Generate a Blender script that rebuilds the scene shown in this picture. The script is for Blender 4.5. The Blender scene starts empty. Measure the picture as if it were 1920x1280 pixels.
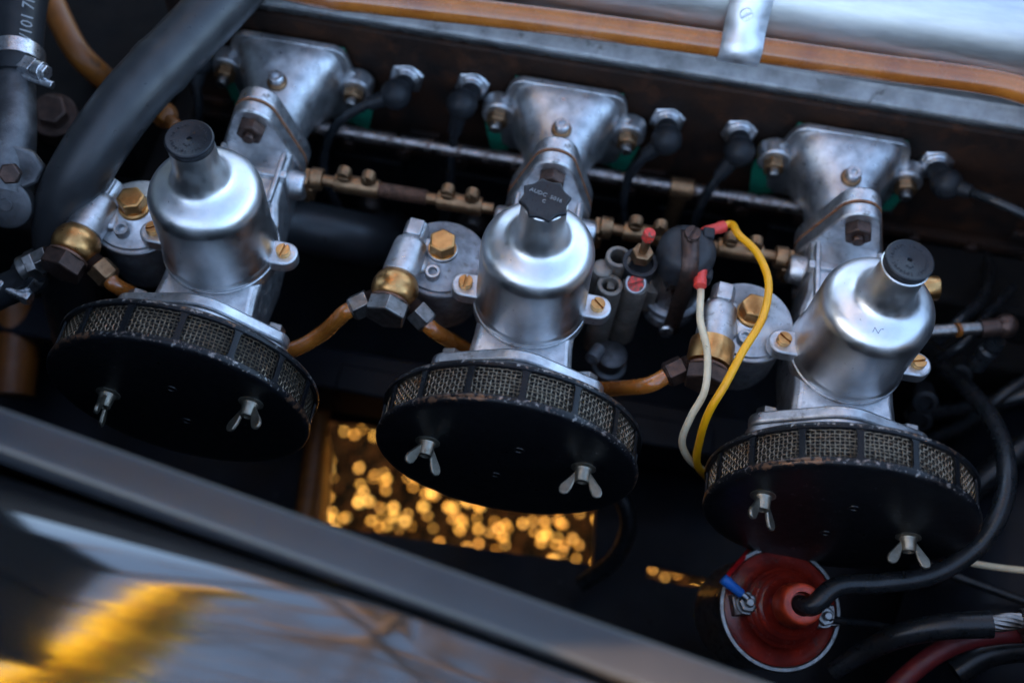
import bpy, math, random
from math import sin, cos, pi, radians as R
from mathutils import Vector as V, Matrix as Mx, noise
random.seed(7)
S = 0.001                                   # everything below is written in millimetres
scn = bpy.context.scene
col = scn.collection

# ------------------------------------------------------------------ camera
W, H, FPX = 1920.0, 1280.0, 2022.26
CR = Mx(((0.98516826, -0.1694379, 0.02709789), (0.16040763, 0.8533242, -0.49609193), (0.06093349, 0.49308073, 0.86784705)))
CC = V((11.6177, -375.2784, 593.8323))
cam = bpy.data.objects.new('camera', bpy.data.cameras.new('camera'))
col.objects.link(cam); scn.camera = cam
cam.matrix_world = Mx.Translation(CC * S) @ CR.to_4x4()
cam.data.sensor_width = 36.0
cam.data.lens = FPX / W * 36.0
cam.data.clip_start = 0.02; cam.data.clip_end = 500
cam.data.dof.use_dof = True
cam.data.dof.focus_distance = 0.655
cam.data.dof.aperture_fstop = 3.0

# ------------------------------------------------------------------ light
SUN_EL, SUN_AZ = R(17), R(-100)              # azimuth from +Y towards +X
world = bpy.data.worlds.new('World'); scn.world = world; world.use_nodes = True
wn = world.node_tree.nodes; wl = world.node_tree.links
sky = wn.new('ShaderNodeTexSky'); sky.sky_type = 'NISHITA'; sky.sun_disc = False
sky.sun_elevation = SUN_EL; sky.sun_rotation = SUN_AZ; sky.ozone_density = 0.8; sky.dust_density = 1.5; sky.air_density = 0.9
wl.new(sky.outputs[0], wn['Background'].inputs[0]); wn['Background'].inputs[1].default_value = 0.15
sun = bpy.data.objects.new('sun', bpy.data.lights.new('sun', 'SUN')); col.objects.link(sun)
sun.data.energy = 5.0; sun.data.angle = R(0.5); sun.data.color = (1.0, 0.53, 0.19)
sd = V((sin(SUN_AZ) * cos(SUN_EL), cos(SUN_AZ) * cos(SUN_EL), sin(SUN_EL)))
sun.rotation_euler = sd.to_track_quat('Z', 'Y').to_euler()
vs = scn.view_settings
vs.view_transform = 'Standard'; vs.look = 'None'; vs.exposure = 2.88; vs.gamma = 1.0; vs.use_curve_mapping = False

# ------------------------------------------------------------------ helpers
def at(x, y, **k):
    """photo pixel -> point on a plane X=, Y= or Z= (mm); used to read real positions off the photograph"""
    d = CR @ V(((x - W / 2) / FPX, -(y - H / 2) / FPX, -1.0))
    (a, v), = k.items(); i = 'XYZ'.index(a)
    return CC + d * ((v - CC[i]) / d[i])

def frame(o, z, x=None):
    z = V(z).normalized()
    x = V(x) if x is not None else (V((1, 0, 0)) if abs(z.x) < 0.9 else V((0, 1, 0)))
    x = (x - z * x.dot(z)).normalized(); y = z.cross(x)
    m = Mx((x, y, z)).transposed().to_4x4(); m.translation = V(o); return m

def smooth(pts, n=8):
    pts = [V(p) for p in pts]
    if len(pts) < 3 or n < 2: return pts
    P = [pts[0] * 2 - pts[1]] + pts + [pts[-1] * 2 - pts[-2]]
    out = []
    for i in range(1, len(P) - 2):
        a, b, c, d = P[i - 1], P[i], P[i + 1], P[i + 2]
        for k in range(n):
            t = k / n
            out.append(0.5 * ((2 * b) + (c - a) * t + (2 * a - 5 * b + 4 * c - d) * t * t + (3 * b - a - 3 * c + d) * t ** 3))
    return out + [pts[-1]]

class MB:
    def __init__(s, M=None): s.v = []; s.f = []; s.M = M or Mx()
    def at(s, o, z=(0, 0, 1), x=None): s.M = frame(o, z, x); return s
    def add(s, vs, fs):
        b = len(s.v); s.v += [s.M @ V(q) for q in vs]; s.f += [tuple(b + i for i in f) for f in fs]; return s
    def rings(s, rings, close=True, caps=(True, True)):
        n = len(rings[0]); vs = [q for r in rings for q in r]; fs = []
        for i in range(len(rings) - 1):
            for j in range(n if close else n - 1):
                k = (j + 1) % n; fs.append((i * n + j, i * n + k, (i + 1) * n + k, (i + 1) * n + j))
        if caps[0]: fs.append(tuple(reversed(range(n))))
        if caps[1]: fs.append(tuple(range((len(rings) - 1) * n, len(rings) * n)))
        return s.add(vs, fs)
    def lathe(s, prof, seg=48, caps=(True, True)):
        return s.rings([[(r * cos(2 * pi * j / seg), r * sin(2 * pi * j / seg), h) for j in range(seg)] for r, h in prof], True, caps)
    def prism(s, poly, z0, z1): return s.rings([[(x, y, z0) for x, y in poly], [(x, y, z1) for x, y in poly]])
    def box(s, x0, x1, y0, y1, z0, z1): return s.prism([(x0, y0), (x1, y0), (x1, y1), (x0, y1)], z0, z1)
    def hexa(s, r, z0, z1, ch=0.12, rot=0.0):
        def p(q): return [(q * cos(rot + i * pi / 3), q * sin(rot + i * pi / 3)) for i in range(6)]
        c = r * ch; h = (z1 - z0)
        return s.rings([[(x, y, z0) for x, y in p(r)], [(x, y, z1 - c * .7) for x, y in p(r)], [(x, y, z1) for x, y in p(r - c)]])
    def ball(s, r, sx=1, sy=1, sz=1, seg=24, n=14):
        rg = []
        for i in range(1, n):
            a = -pi / 2 + pi * i / n
            rg.append([(sx * r * cos(a) * cos(2 * pi * j / seg), sy * r * cos(a) * sin(2 * pi * j / seg), sz * r * sin(a)) for j in range(seg)])
        return s.rings(rg)
    def tube(s, pts, r, seg=14, n=8, caps=(True, True), flat=None):
        P = smooth(pts, n); m = len(P)
        rr = r if isinstance(r, (list, tuple)) else [r]
        def rad(t):
            q = t * (len(rr) - 1); i = min(int(q), max(len(rr) - 2, 0))
            return rr[0] if len(rr) == 1 else rr[i] + (rr[i + 1] - rr[i]) * (q - i)
        T = [(P[min(i + 1, m - 1)] - P[max(i - 1, 0)]).normalized() for i in range(m)]
        nx = T[0].orthogonal().normalized(); rg = []
        for i in range(m):
            nx = (nx - T[i] * nx.dot(T[i])).normalized(); ny = T[i].cross(nx); q = rad(i / (m - 1))
            rg.append([P[i] + nx * q * cos(2 * pi * j / seg) + ny * q * sin(2 * pi * j / seg) for j in range(seg)])
        return s.rings(rg, True, caps)
    def build(s, name, mat, parent=None, bevel=0.0, ang=35, seg=2, org=None):
        me = bpy.data.meshes.new(name)
        o0 = V((0, 0, 0)) if parent is not None else (V(org) if org is not None else centre(s.v))
        me.from_pydata([(q - o0) * S for q in s.v], [], s.f); me.validate()
        me.materials.append(MAT[mat])
        import bmesh
        bm = bmesh.new(); bm.from_mesh(me); bmesh.ops.recalc_face_normals(bm, faces=bm.faces); bm.to_mesh(me); bm.free()
        me.polygons.foreach_set('use_smooth', [True] * len(me.polygons)); me.set_sharp_from_angle(angle=R(ang))
        o = bpy.data.objects.new(name, me); col.objects.link(o)
        if parent is not None: o.parent = parent
        else: o.location = o0 * S
        if bevel:
            b = o.modifiers.new('bevel', 'BEVEL'); b.width = bevel * S; b.segments = seg; b.limit_method = 'ANGLE'; b.angle_limit = R(35); b.use_clamp_overlap = True
        return o
def centre(vs):
    lo = V([min(q[i] for q in vs) for i in range(3)]); hi = V([max(q[i] for q in vs) for i in range(3)])
    return V(((lo.x + hi.x) / 2, (lo.y + hi.y) / 2, lo.z))
def tag(o, label, cat, group=None):
    o['label'] = label; o['category'] = cat
    if group: o['group'] = group
    return o
def thing(name, label, cat, loc=(0, 0, 0), group=None):
    o = bpy.data.objects.new(name, None); col.objects.link(o); o.location = V(loc) * S; o.empty_display_size = 0.02
    return tag(o, label, cat, group)
def struct(o): o['kind'] = 'structure'; return o
def copy_tree(o, parent=None):
    c = o.copy(); col.objects.link(c); c.parent = parent
    for ch in list(o.children): copy_tree(ch, c)
    return c

# ------------------------------------------------------------------ materials
MAT = {}
def mat(name, c1, c2=None, rough=.4, rv=.12, metal=0.0, scale=120, bump=.15, bscale=900, coat=0, spec=.5, contrast=(.35, .65),
        spots=None, spot_thr=(.62, .68), spot_scale=260, spot_rough=.7, stretch=(1, 1, 1), aniso=0, spot_metal=0.0, sss=0, bdist=.0004, bstretch=None):
    m = bpy.data.materials.new(name); m.use_nodes = True; N = m.node_tree.nodes; L = m.node_tree.links; b = N['Principled BSDF']
    tc = N.new('ShaderNodeTexCoord'); mp = N.new('ShaderNodeMapping'); mp.inputs['Scale'].default_value = stretch
    L.new(tc.outputs['Object'], mp.inputs[0])
    def nz(sc, det=5, ro=.6):
        n = N.new('ShaderNodeTexNoise'); n.inputs['Scale'].default_value = sc; n.inputs['Detail'].default_value = det; n.inputs['Roughness'].default_value = ro
        L.new(mp.outputs[0], n.inputs['Vector']); return n.outputs['Fac']
    def ramp(src, a, bb, ca=(0, 0, 0, 1), cb=(1, 1, 1, 1)):
        r = N.new('ShaderNodeValToRGB'); r.color_ramp.elements[0].position = a; r.color_ramp.elements[1].position = bb
        r.color_ramp.elements[0].color = ca; r.color_ramp.elements[1].color = cb; L.new(src, r.inputs[0]); return r.outputs[0]
    c2 = c2 or tuple(q * .75 for q in c1)
    cc = ramp(nz(scale), contrast[0], contrast[1], (*c1, 1), (*c2, 1))
    mr = N.new('ShaderNodeMapRange'); mr.inputs[1].default_value = .3; mr.inputs[2].default_value = .7
    mr.inputs[3].default_value = max(rough - rv, .03); mr.inputs[4].default_value = min(rough + rv, 1); L.new(nz(scale * 2.3, 6, .7), mr.inputs[0])
    ro = mr.outputs[0]; b.inputs['Metallic'].default_value = metal
    if spots:
        k = ramp(nz(spot_scale, 6, .7), *spot_thr)
        mx = N.new('ShaderNodeMix'); mx.data_type = 'RGBA'; L.new(k, mx.inputs[0]); L.new(cc, mx.inputs[6]); mx.inputs[7].default_value = (*spots, 1); cc = mx.outputs[2]
        mf = N.new('ShaderNodeMix'); L.new(k, mf.inputs[0]); L.new(ro, mf.inputs[2]); mf.inputs[3].default_value = spot_rough; ro = mf.outputs[0]
        if spot_metal != metal:
            ms = N.new('ShaderNodeMix'); L.new(k, ms.inputs[0]); ms.inputs[2].default_value = metal; ms.inputs[3].default_value = spot_metal; L.new(ms.outputs[0], b.inputs['Metallic'])
    L.new(cc, b.inputs['Base Color']); L.new(ro, b.inputs['Roughness'])
    b.inputs['Specular IOR Level'].default_value = spec; b.inputs['Coat Weight'].default_value = coat; b.inputs['Coat IOR'].default_value = 1.5 if coat < 1 else 1.95; b.inputs['Coat Roughness'].default_value = .08
    if sss: b.inputs['Subsurface Weight'].default_value = sss; b.inputs['Subsurface Radius'].default_value = (.003, .0015, .0005); b.inputs['Subsurface Scale'].default_value = 1
    if aniso: b.inputs['Anisotropic'].default_value = aniso; tg = N.new('ShaderNodeTangent'); tg.direction_type = 'RADIAL'; tg.axis = 'Z'; L.new(tg.outputs[0], b.inputs['Tangent'])
    if bump:
        bp = N.new('ShaderNodeBump'); bp.inputs['Strength'].default_value = bump; bp.inputs['Distance'].default_value = bdist
        if bstretch:
            m2 = N.new('ShaderNodeMapping'); m2.inputs['Scale'].default_value = bstretch; L.new(tc.outputs['Object'], m2.inputs[0])
            nb = N.new('ShaderNodeTexNoise'); nb.inputs['Scale'].default_value = bscale; nb.inputs['Detail'].default_value = 4; L.new(m2.outputs[0], nb.inputs['Vector']); L.new(nb.outputs['Fac'], bp.inputs['Height'])
        else: L.new(nz(bscale, 4, .6), bp.inputs['Height']); L.new(bp.outputs[0], b.inputs['Normal'])
    MAT[name] = m; return m

mat('aluminium_polished', (.80, .81, .82), (.64, .65, .66), rough=.385, rv=.11, metal=1, scale=38, bump=.10, bscale=900, bstretch=(.06, .06, 1.4), spots=(.17, .165, .16), spot_thr=(.665, .70), spot_scale=330, spot_rough=.45, spot_metal=.9, aniso=.45)
mat('aluminium_turned', (.74, .75, .77), (.58, .60, .63), rough=.24, rv=.08, metal=1, scale=60, stretch=(1, 1, 9), bump=.10, bscale=900, spots=(.28, .27, .26), spot_thr=(.68, .73), spot_scale=240, spot_rough=.5, spot_metal=.8)
mat('aluminium_cast', (.70, .71, .72), (.38, .38, .39), rough=.36, rv=.12, metal=.95, scale=70, bump=.6, bscale=1300, spots=(.16, .13, .10), spot_thr=(.58, .72), spot_scale=110, spot_rough=.65, spot_metal=.5)
mat('aluminium_sooty', (.38, .39, .41), (.22, .22, .23), rough=.5, rv=.12, metal=.85, scale=110, bump=.6, bscale=1500, spots=(.10, .075, .06), spot_thr=(.55, .72), spot_scale=130, spot_metal=.2)
mat('aluminium_sheet', (.60, .61, .62), (.50, .51, .53), rough=.36, rv=.05, metal=1, scale=26, stretch=(1, 5, 5), bump=.03, bscale=300, spots=(.40, .40, .41), spot_thr=(.74, .84), spot_scale=120, spot_rough=.5, spot_metal=.7)
mat('aluminium_worn_edge', (.16, .16, .16), (.07, .07, .07), rough=.45, metal=.9, scale=60, bump=.4, bscale=500, spots=(.03, .025, .02), spot_thr=(.56, .64), spot_scale=150, spot_metal=0)
mat('aluminium_dirty', (.42, .42, .42), (.24, .24, .238), rough=.6, rv=.12, metal=.8, scale=50, bump=.4, bscale=500, spots=(.06, .05, .045), spot_thr=(.60, .74), spot_scale=70, spot_metal=.2)
mat('aluminium_grimy', (.15, .15, .155), (.075, .075, .08), rough=.5, metal=.85, scale=60, bump=.6, bscale=1200, spots=(.05, .04, .035), spot_thr=(.56, .70), spot_scale=70, spot_metal=.2)
mat('casting_stained', (.30, .255, .215), (.17, .145, .125), rough=.55, metal=.7, scale=90, bump=.5, bscale=1200, spots=(.12, .075, .045), spot_thr=(.54, .70), spot_scale=120, spot_metal=.2)
mat('zinc', (.66, .67, .69), (.45, .45, .46), rough=.32, metal=1, scale=300, bump=.2, spots=(.22, .16, .10), spot_thr=(.64, .76), spot_scale=300, spot_metal=.3)
mat('strip_aluminium', (.84, .86, .89), (.78, .80, .83), rough=.5, metal=1, scale=80, bump=.1)
mat('steel_dark', (.30, .27, .26), (.19, .165, .15), rough=.32, metal=1, scale=40, stretch=(3, 1, 1), bump=.1, spots=(.10, .055, .035), spot_thr=(.50, .66), spot_scale=60, spot_metal=.4)
mat('steel_grey', (.34, .33, .32), (.20, .19, .18), rough=.38, metal=1, scale=200, bump=.3, spots=(.11, .06, .035), spot_thr=(.60, .74), spot_scale=260, spot_metal=.3)
mat('bolt_brown', (.105, .062, .048), (.055, .036, .03), rough=.38, metal=.75, scale=180, bump=.5, bscale=900, spots=(.16, .07, .035), spot_thr=(.66, .76), spot_scale=260)
mat('brass', (.70, .385, .145), (.48, .235, .08), rough=.33, rv=.08, metal=1, scale=110, bump=.04, spots=(.30, .15, .06), spot_thr=(.60, .80), spot_scale=240, spot_metal=.6)
mat('brass_dull', (.36, .215, .115), (.22, .125, .065), rough=.42, metal=.95, scale=140, bump=.1, spots=(.10, .05, .035), spot_thr=(.58, .76), spot_scale=220, spot_metal=.4)
mat('copper_rusty', (.25, .13, .085), (.12, .07, .05), rough=.5, metal=.8, scale=200, bump=.6, bscale=1100)
mat('rubber_black', (.011, .012, .014), (.016, .017, .019), spec=.24, rough=.44, rv=.1, scale=90, bump=.25, bscale=1300)
mat('rubber_grey', (.017, .018, .020), (.028, .029, .031), rough=.36, rv=.12, scale=45, bump=.35, bscale=1200, spots=(.022, .022, .024), spot_thr=(.60, .74), spot_scale=50, spec=.5)
mat('cable_black', (.008, .0105, .012), (.018, .018, .02), rough=.30, rv=.08, scale=80, bump=.1, spec=.4)
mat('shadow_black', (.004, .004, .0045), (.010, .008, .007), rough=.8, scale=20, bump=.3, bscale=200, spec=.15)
mat('cap_black', (.007, .008, .011), (.011, .012, .015), spec=.32, rough=.32, rv=.08, scale=300, bump=.3, bscale=1800)
mat('bakelite_black', (.014, .014, .016), (.026, .026, .028), spec=.35, rough=.46, rv=.1, scale=140, bump=.3, spots=(.10, .10, .10), spot_thr=(.70, .76), spot_scale=500)
mat('paint_black', (.0065, .007, .009), (.010, .0105, .013), rough=.32, rv=.1, scale=60, bump=.15, bscale=500)
mat('block_black', (.004, .0045, .0055), (.009, .009, .010), spec=.12, rough=.45, rv=.12, scale=30, bump=.5, bscale=260, bdist=.001)
mat('panel_blueblack', (.010, .012, .017), (.0045, .0055, .008), spec=.16, rough=.36, rv=.1, scale=18, bump=.2, bscale=300, spots=(.06, .062, .07), spot_thr=(.66, .8), spot_scale=40)
mat('wing_lip', (.022, .025, .031), (.017, .020, .025), spec=.45, rough=.34, rv=.05, scale=24, bump=.1, bscale=400, coat=.0)
mat('paint_gloss', (.0035, .0038, .0045), (.0045, .0048, .0055), rough=.055, rv=.015, scale=30, bump=.03, bscale=60, coat=1.0)
mat('head_rust', (.012, .009, .008), (.032, .015, .009), spec=.14, rough=.6, rv=.15, scale=26, bump=.8, bscale=420, bdist=.0012, spots=(.075, .028, .013), spot_thr=(.52, .74), spot_scale=42)
mat('amber_pipe', (.43, .135, .018), (.25, .070, .012), rough=.26, rv=.10, scale=22, bump=.03, coat=.95, spots=(.12, .05, .02), spot_thr=(.70, .78), spot_scale=120, spot_rough=.5)
mat('orange_paint', (.24, .075, .008), (.15, .045, .006), rough=.45, scale=40, bump=.2, spots=(.03, .018, .01), spot_thr=(.58, .72), spot_scale=50)
mat('gasket_green', (.006, .20, .115), (.005, .14, .085), rough=.55, scale=120, bump=.2)
mat('gasket_rust', (.30, .12, .05), (.16, .075, .04), rough=.7, scale=200, bump=.2)
mat('red_bakelite', (.25, .018, .009), (.12, .010, .007), rough=.22, rv=.1, scale=60, bump=.2, spots=(.035, .010, .008), spot_thr=(.58, .70), spot_scale=80)
mat('red_tower', (.62, .07, .025), (.32, .028, .012), rough=.4, scale=100, bump=.2, spots=(.04, .012, .01), spot_thr=(.62, .72), spot_scale=160)
mat('red_terminal', (.72, .06, .045), (.60, .045, .03), rough=.4, scale=200, bump=.15, sss=.1)
mat('red_paint', (.70, .035, .02), (.55, .03, .02), rough=.45, scale=300, bump=.2, spots=(.12, .07, .045), spot_thr=(.50, .56), spot_scale=420)
mat('wire_yellow', (.86, .40, .004), (.78, .33, .004), rough=.38, rv=.08, scale=70, bump=.1, spots=(.20, .11, .02), spot_thr=(.70, .76), spot_scale=150)
mat('wire_cream', (.72, .60, .40), (.60, .49, .31), rough=.48, scale=70, bump=.15, spots=(.20, .15, .09), spot_thr=(.64, .72), spot_scale=130)
mat('wire_blue', (.02, .16, .60), None, rough=.4, scale=100)
mat('wire_red', (.45, .01, .012), None, rough=.4, scale=100)
mat('cable_red', (.16, .016, .018), (.11, .012, .014), rough=.48, scale=60, bump=.15)
mat('gauze', (.29, .235, .17), (.16, .125, .09), rough=.42, rv=.15, metal=.9, scale=260, bump=0, spots=(.16, .085, .035), spot_thr=(.58, .70), spot_scale=60, spot_metal=.4)
mat('gauze_core', (.006, .006, .0065), (.012, .011, .010), rough=.8, scale=300, bump=.8, bscale=700, bdist=.001)
mat('wing_nut', (.38, .345, .28), (.25, .225, .18), rough=.46, metal=.95, scale=150, bump=.3, spots=(.10, .075, .05), spot_thr=(.62, .74), spot_scale=240, spot_metal=.4)
mat('white_print', (.20, .205, .215), None, rough=.6, scale=200)
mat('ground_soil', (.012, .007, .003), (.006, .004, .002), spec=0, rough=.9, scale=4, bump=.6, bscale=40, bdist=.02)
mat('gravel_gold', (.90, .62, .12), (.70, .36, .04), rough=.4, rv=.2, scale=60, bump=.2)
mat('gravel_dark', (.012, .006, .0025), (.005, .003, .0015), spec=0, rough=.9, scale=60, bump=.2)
mat('bark', (.16, .12, .085), (.09, .07, .05), rough=.9, scale=3, bump=.5, bscale=20, bdist=.02)
mat('leaf_orange', (.95, .84, .05), (.92, .72, .04), rough=.6, scale=2, bump=0)
_n = MAT['leaf_orange'].node_tree; _t = _n.nodes.new('ShaderNodeBsdfTranslucent'); _t.inputs[0].default_value = (.95, .82, .05, 1); _m = _n.nodes.new('ShaderNodeMixShader'); _m.inputs[0].default_value = .75
_n.links.new(_n.nodes['Principled BSDF'].outputs[0], _m.inputs[1]); _n.links.new(_t.outputs[0], _m.inputs[2]); _n.links.new(_m.outputs[0], _n.nodes['Material Output'].inputs[0])

# chipped black enamel of the filter shells: chips gather on the rims (object space radius), wear with a shape of its own
def chipped():
    m = mat('paint_chipped', (.004, .0045, .006), (.007, .0075, .009), spec=.24, rough=.34, rv=.1, scale=60, bump=.2, bscale=700, spots=(.10, .10, .10), spot_thr=(.765, .785), spot_scale=420)
    N = m.node_tree.nodes; L = m.node_tree.links; b = N['Principled BSDF']
    tc = N.new('ShaderNodeTexCoord'); sp = N.new('ShaderNodeSeparateXYZ'); L.new(tc.outputs['Object'], sp.inputs[0])
    def mth(op, a, bb=None):
        n = N.new('ShaderNodeMath'); n.operation = op
        for i, q in enumerate((a, bb)):
            if q is None: continue
            if isinstance(q, (int, float)): n.inputs[i].default_value = q
            else: L.new(q, n.inputs[i])
        return n.outputs[0]
    r = mth('SQRT', mth('ADD', mth('POWER', sp.outputs[0], 2.0), mth('POWER', sp.outputs[2], 2.0)))
    mr = N.new('ShaderNodeMapRange'); mr.inputs[1].default_value = .0785; mr.inputs[2].default_value = .0822; mr.inputs[3].default_value = -.10; mr.inputs[4].default_value = .115; L.new(r, mr.inputs[0])
    n = N.new('ShaderNodeTexNoise'); n.inputs['Scale'].default_value = 330; n.inputs['Detail'].default_value = 7; n.inputs['Roughness'].default_value = .75; L.new(tc.outputs['Object'], n.inputs[0])
    n2 = N.new('ShaderNodeTexNoise'); n2.inputs['Scale'].default_value = 38; n2.inputs['Detail'].default_value = 2; L.new(tc.outputs['Object'], n2.inputs[0])
    my = N.new('ShaderNodeMapRange'); my.inputs[1].default_value = .0080; my.inputs[2].default_value = .0108; my.inputs[3].default_value = -.13; my.inputs[4].default_value = 0; L.new(mth('ABSOLUTE', sp.outputs[1]), my.inputs[0])
    k = mth('ADD', mth('ADD', n.outputs[0], mth('ADD', mr.outputs[0], my.outputs[0])), mth('MULTIPLY', mth('SUBTRACT', n2.outputs[0], .5), .45))
    rp = N.new('ShaderNodeValToRGB'); rp.color_ramp.elements[0].position = .655; rp.color_ramp.elements[1].position = .675; L.new(k, rp.inputs[0])
    cr = N.new('ShaderNodeValToRGB'); cr.color_ramp.elements[0].position = .42; cr.color_ramp.elements[1].position = .6
    cr.color_ramp.elements[0].color = (.34, .33, .32, 1); cr.color_ramp.elements[1].color = (.14, .075, .045, 1); L.new(n2.outputs[0], cr.inputs[0])
    old = b.inputs['Base Color'].links[0].from_socket
    mx = N.new('ShaderNodeMix'); mx.data_type = 'RGBA'; L.new(rp.outputs[0], mx.inputs[0]); L.new(old, mx.inputs[6]); L.new(cr.outputs[0], mx.inputs[7]); L.new(mx.outputs[2], b.inputs['Base Color'])
    L.new(mth('MULTIPLY', rp.outputs[0], .5), b.inputs['Metallic'])
chipped()

def slot_screw(parent, o, z, r, h, mt, name='screw', ang=0.6):
    """cheese-head screw with a real slot, built as two half heads on a lower disc"""
    m = MB().at(o, z); m.lathe([(r, 0), (r, h * .55)], 20)
    w = r * .13
    for sgn in (1, -1):
        a0 = math.asin(w / r); pts = [(r * cos(t) * .985, r * sin(t) * .985) for t in [a0 + (pi - 2 * a0) * i / 10 for i in range(11)]]
        pts = [(x * cos(ang) - sgn * y * sin(ang), x * sin(ang) + sgn * y * cos(ang)) for x, y in pts]
        if sgn < 0: pts.reverse()
        m.prism(pts, h * .55, h)
    return m.build(name, mt, parent, bevel=r * .06, seg=1)
def hex_bolt(parent, o, z, r, h, mt, name='bolt', rot=.2, stud=0, washer=None):
    m = MB().at(o, z); m.hexa(r, 0, h, .13, rot)
    if stud: m.lathe([(r * .45, h), (r * .45, h + stud - .6), (r * .36, h + stud)], 16)
    if washer: m.lathe([(r * washer, -1.2), (r * washer, .05)], 24)
    return m.build(name, mt, parent, bevel=r * .05, seg=1)
def text_mesh(parent, name, s, size, o, z, x, mt, ext=.25):
    c = bpy.data.curves.new(name, 'FONT'); c.body = s; c.size = size; c.extrude = ext; c.align_x = 'CENTER'; c.align_y = 'CENTER'; c.resolution_u = 2
    t = bpy.data.objects.new(name, c); col.objects.link(t)
    dg = bpy.context.evaluated_depsgraph_get(); me = bpy.data.meshes.new_from_object(t.evaluated_get(dg)); col.objects.unlink(t); bpy.data.objects.remove(t)
    M = frame(o, z, x)
    for q in me.vertices: q.co = (M @ q.co) * S
    me.materials.clear(); me.materials.append(MAT[mt]); ob = bpy.data.objects.new(name, me); col.objects.link(ob); ob.parent = parent
    return ob

# ================================================================== THE SETTING
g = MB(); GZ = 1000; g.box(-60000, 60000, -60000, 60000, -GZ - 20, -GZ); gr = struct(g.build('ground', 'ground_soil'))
# gravel and leaf crumbs seen through the gap in the floor, lit by the low sun under the car
gv = MB(); rnd = random.Random(3)
def pebble(m, p, r):
    q = []
    for a, b2 in ((0, .9), (60, -.2), (120, .5), (180, -.5), (240, .3), (300, -.6)):
        t = R(a + rnd.uniform(-20, 20)); q.append((p[0] + r * cos(t) * rnd.uniform(.7, 1.2), p[1] + r * sin(t) * rnd.uniform(.7, 1.2), p[2] + r * .35 * b2 * rnd.uniform(.5, 1.2)))
    q.append((p[0], p[1], p[2] + r * rnd.uniform(.5, .9))); q.append((p[0], p[1], p[2] - r * .5))
    m.add(q, [(i, (i + 1) % 6, 6) for i in range(6)] + [((i + 1) % 6, i, 7) for i in range(6)])
for i in range(3600):
    pebble(gv, (rnd.uniform(-520, 460), rnd.uniform(0, 720), -GZ + rnd.uniform(0, 4)), rnd.uniform(4, 11))
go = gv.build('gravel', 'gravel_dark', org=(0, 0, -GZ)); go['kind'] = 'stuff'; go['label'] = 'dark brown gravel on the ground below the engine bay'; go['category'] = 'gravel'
gv = MB()
for i in range(1700):
    x, y = rnd.uniform(-520, 460), rnd.uniform(0, 720)
    if noise.noise(V((x * .012, y * .012, 4))) < -.22: continue
    pebble(gv, (x, y, -GZ + rnd.uniform(8, 14)), rnd.choice((2.2, 2.6, 3, 3.6, 4.6)) * rnd.uniform(.8, 1.25))
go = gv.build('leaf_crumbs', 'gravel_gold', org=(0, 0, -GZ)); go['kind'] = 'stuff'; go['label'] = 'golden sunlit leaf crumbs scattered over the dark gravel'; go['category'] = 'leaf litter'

# ================================================================== CAR BODY AROUND THE BAY
A = at(0, 760, Z=150); B = at(1450, 1280, Z=150); U = (B - A).normalized(); O = V((U.y, -U.x, 0))
if O.y > 0: O = -O
wing = thing('front_wing', 'glossy black front wing with a flat grey lip along the bay edge', 'car wing', A + V((0, 0, -600)))
wl0 = wing.location / S
def wing_strip(prof_fn, u0, u1, n):
    m = MB(); rg = []
    for i in range(n + 1):
        t = u0 + (u1 - u0) * i / n
        rg.append([A + U * t + O * o + V((0, 0, z - 150)) - wl0 for o, z in prof_fn(t)])
    return m.rings(rg, False, (False, False))
lipw = 18.5
m = wing_strip(lambda t: [(2.0, 60), (0, 62), (0, 147.5), (.8, 149.4), (2.5, 150), (lipw - 2.5, 149), (lipw - .8, 148.2), (lipw, 146.5), (lipw, 128), (lipw - 2, 127)], -500, 900, 24); m.build('lip', 'wing_lip', wing, ang=50)
def crown(t):
    wr = max(0.0, 27 * (1 - t / 195)) if t > 0 else 27 - .02 * t           # raised roll along the edge, fading out towards the rear
    w = lipw; h = .62 * wr
    pts = [(w + .5, 118 - h), (w + 2, 118 - h), (w + 3.5, 141 - h), (w + 4.5, 143.2 - h), (w + 6, 144 - h)]
    for i in range(1, 15):
        q = i / 14; pts.append((w + 6 + q * wr, 144 - h + h * (q + .12 * sin(pi * q))))
    x, z = pts[-1]
    for i in range(1, 30):
        q = i / 29; a = R(12) - q * R(94); x += 11 * cos(a); z += 11 * sin(a); pts.append((x, z))
    return pts + [(x, -420)]
m = wing_strip(crown, -500, 900, 112); m.build('outer_panel', 'paint_gloss', wing, ang=60)
m = wing_strip(lambda t: [(1.2, 100), (1.5, 20), (-6, -60), (-6, -230), (-60, -282)], -500, 900, 10); m.build('inner_wing_panel', 'panel_blueblack', wing, ang=30)

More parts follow.
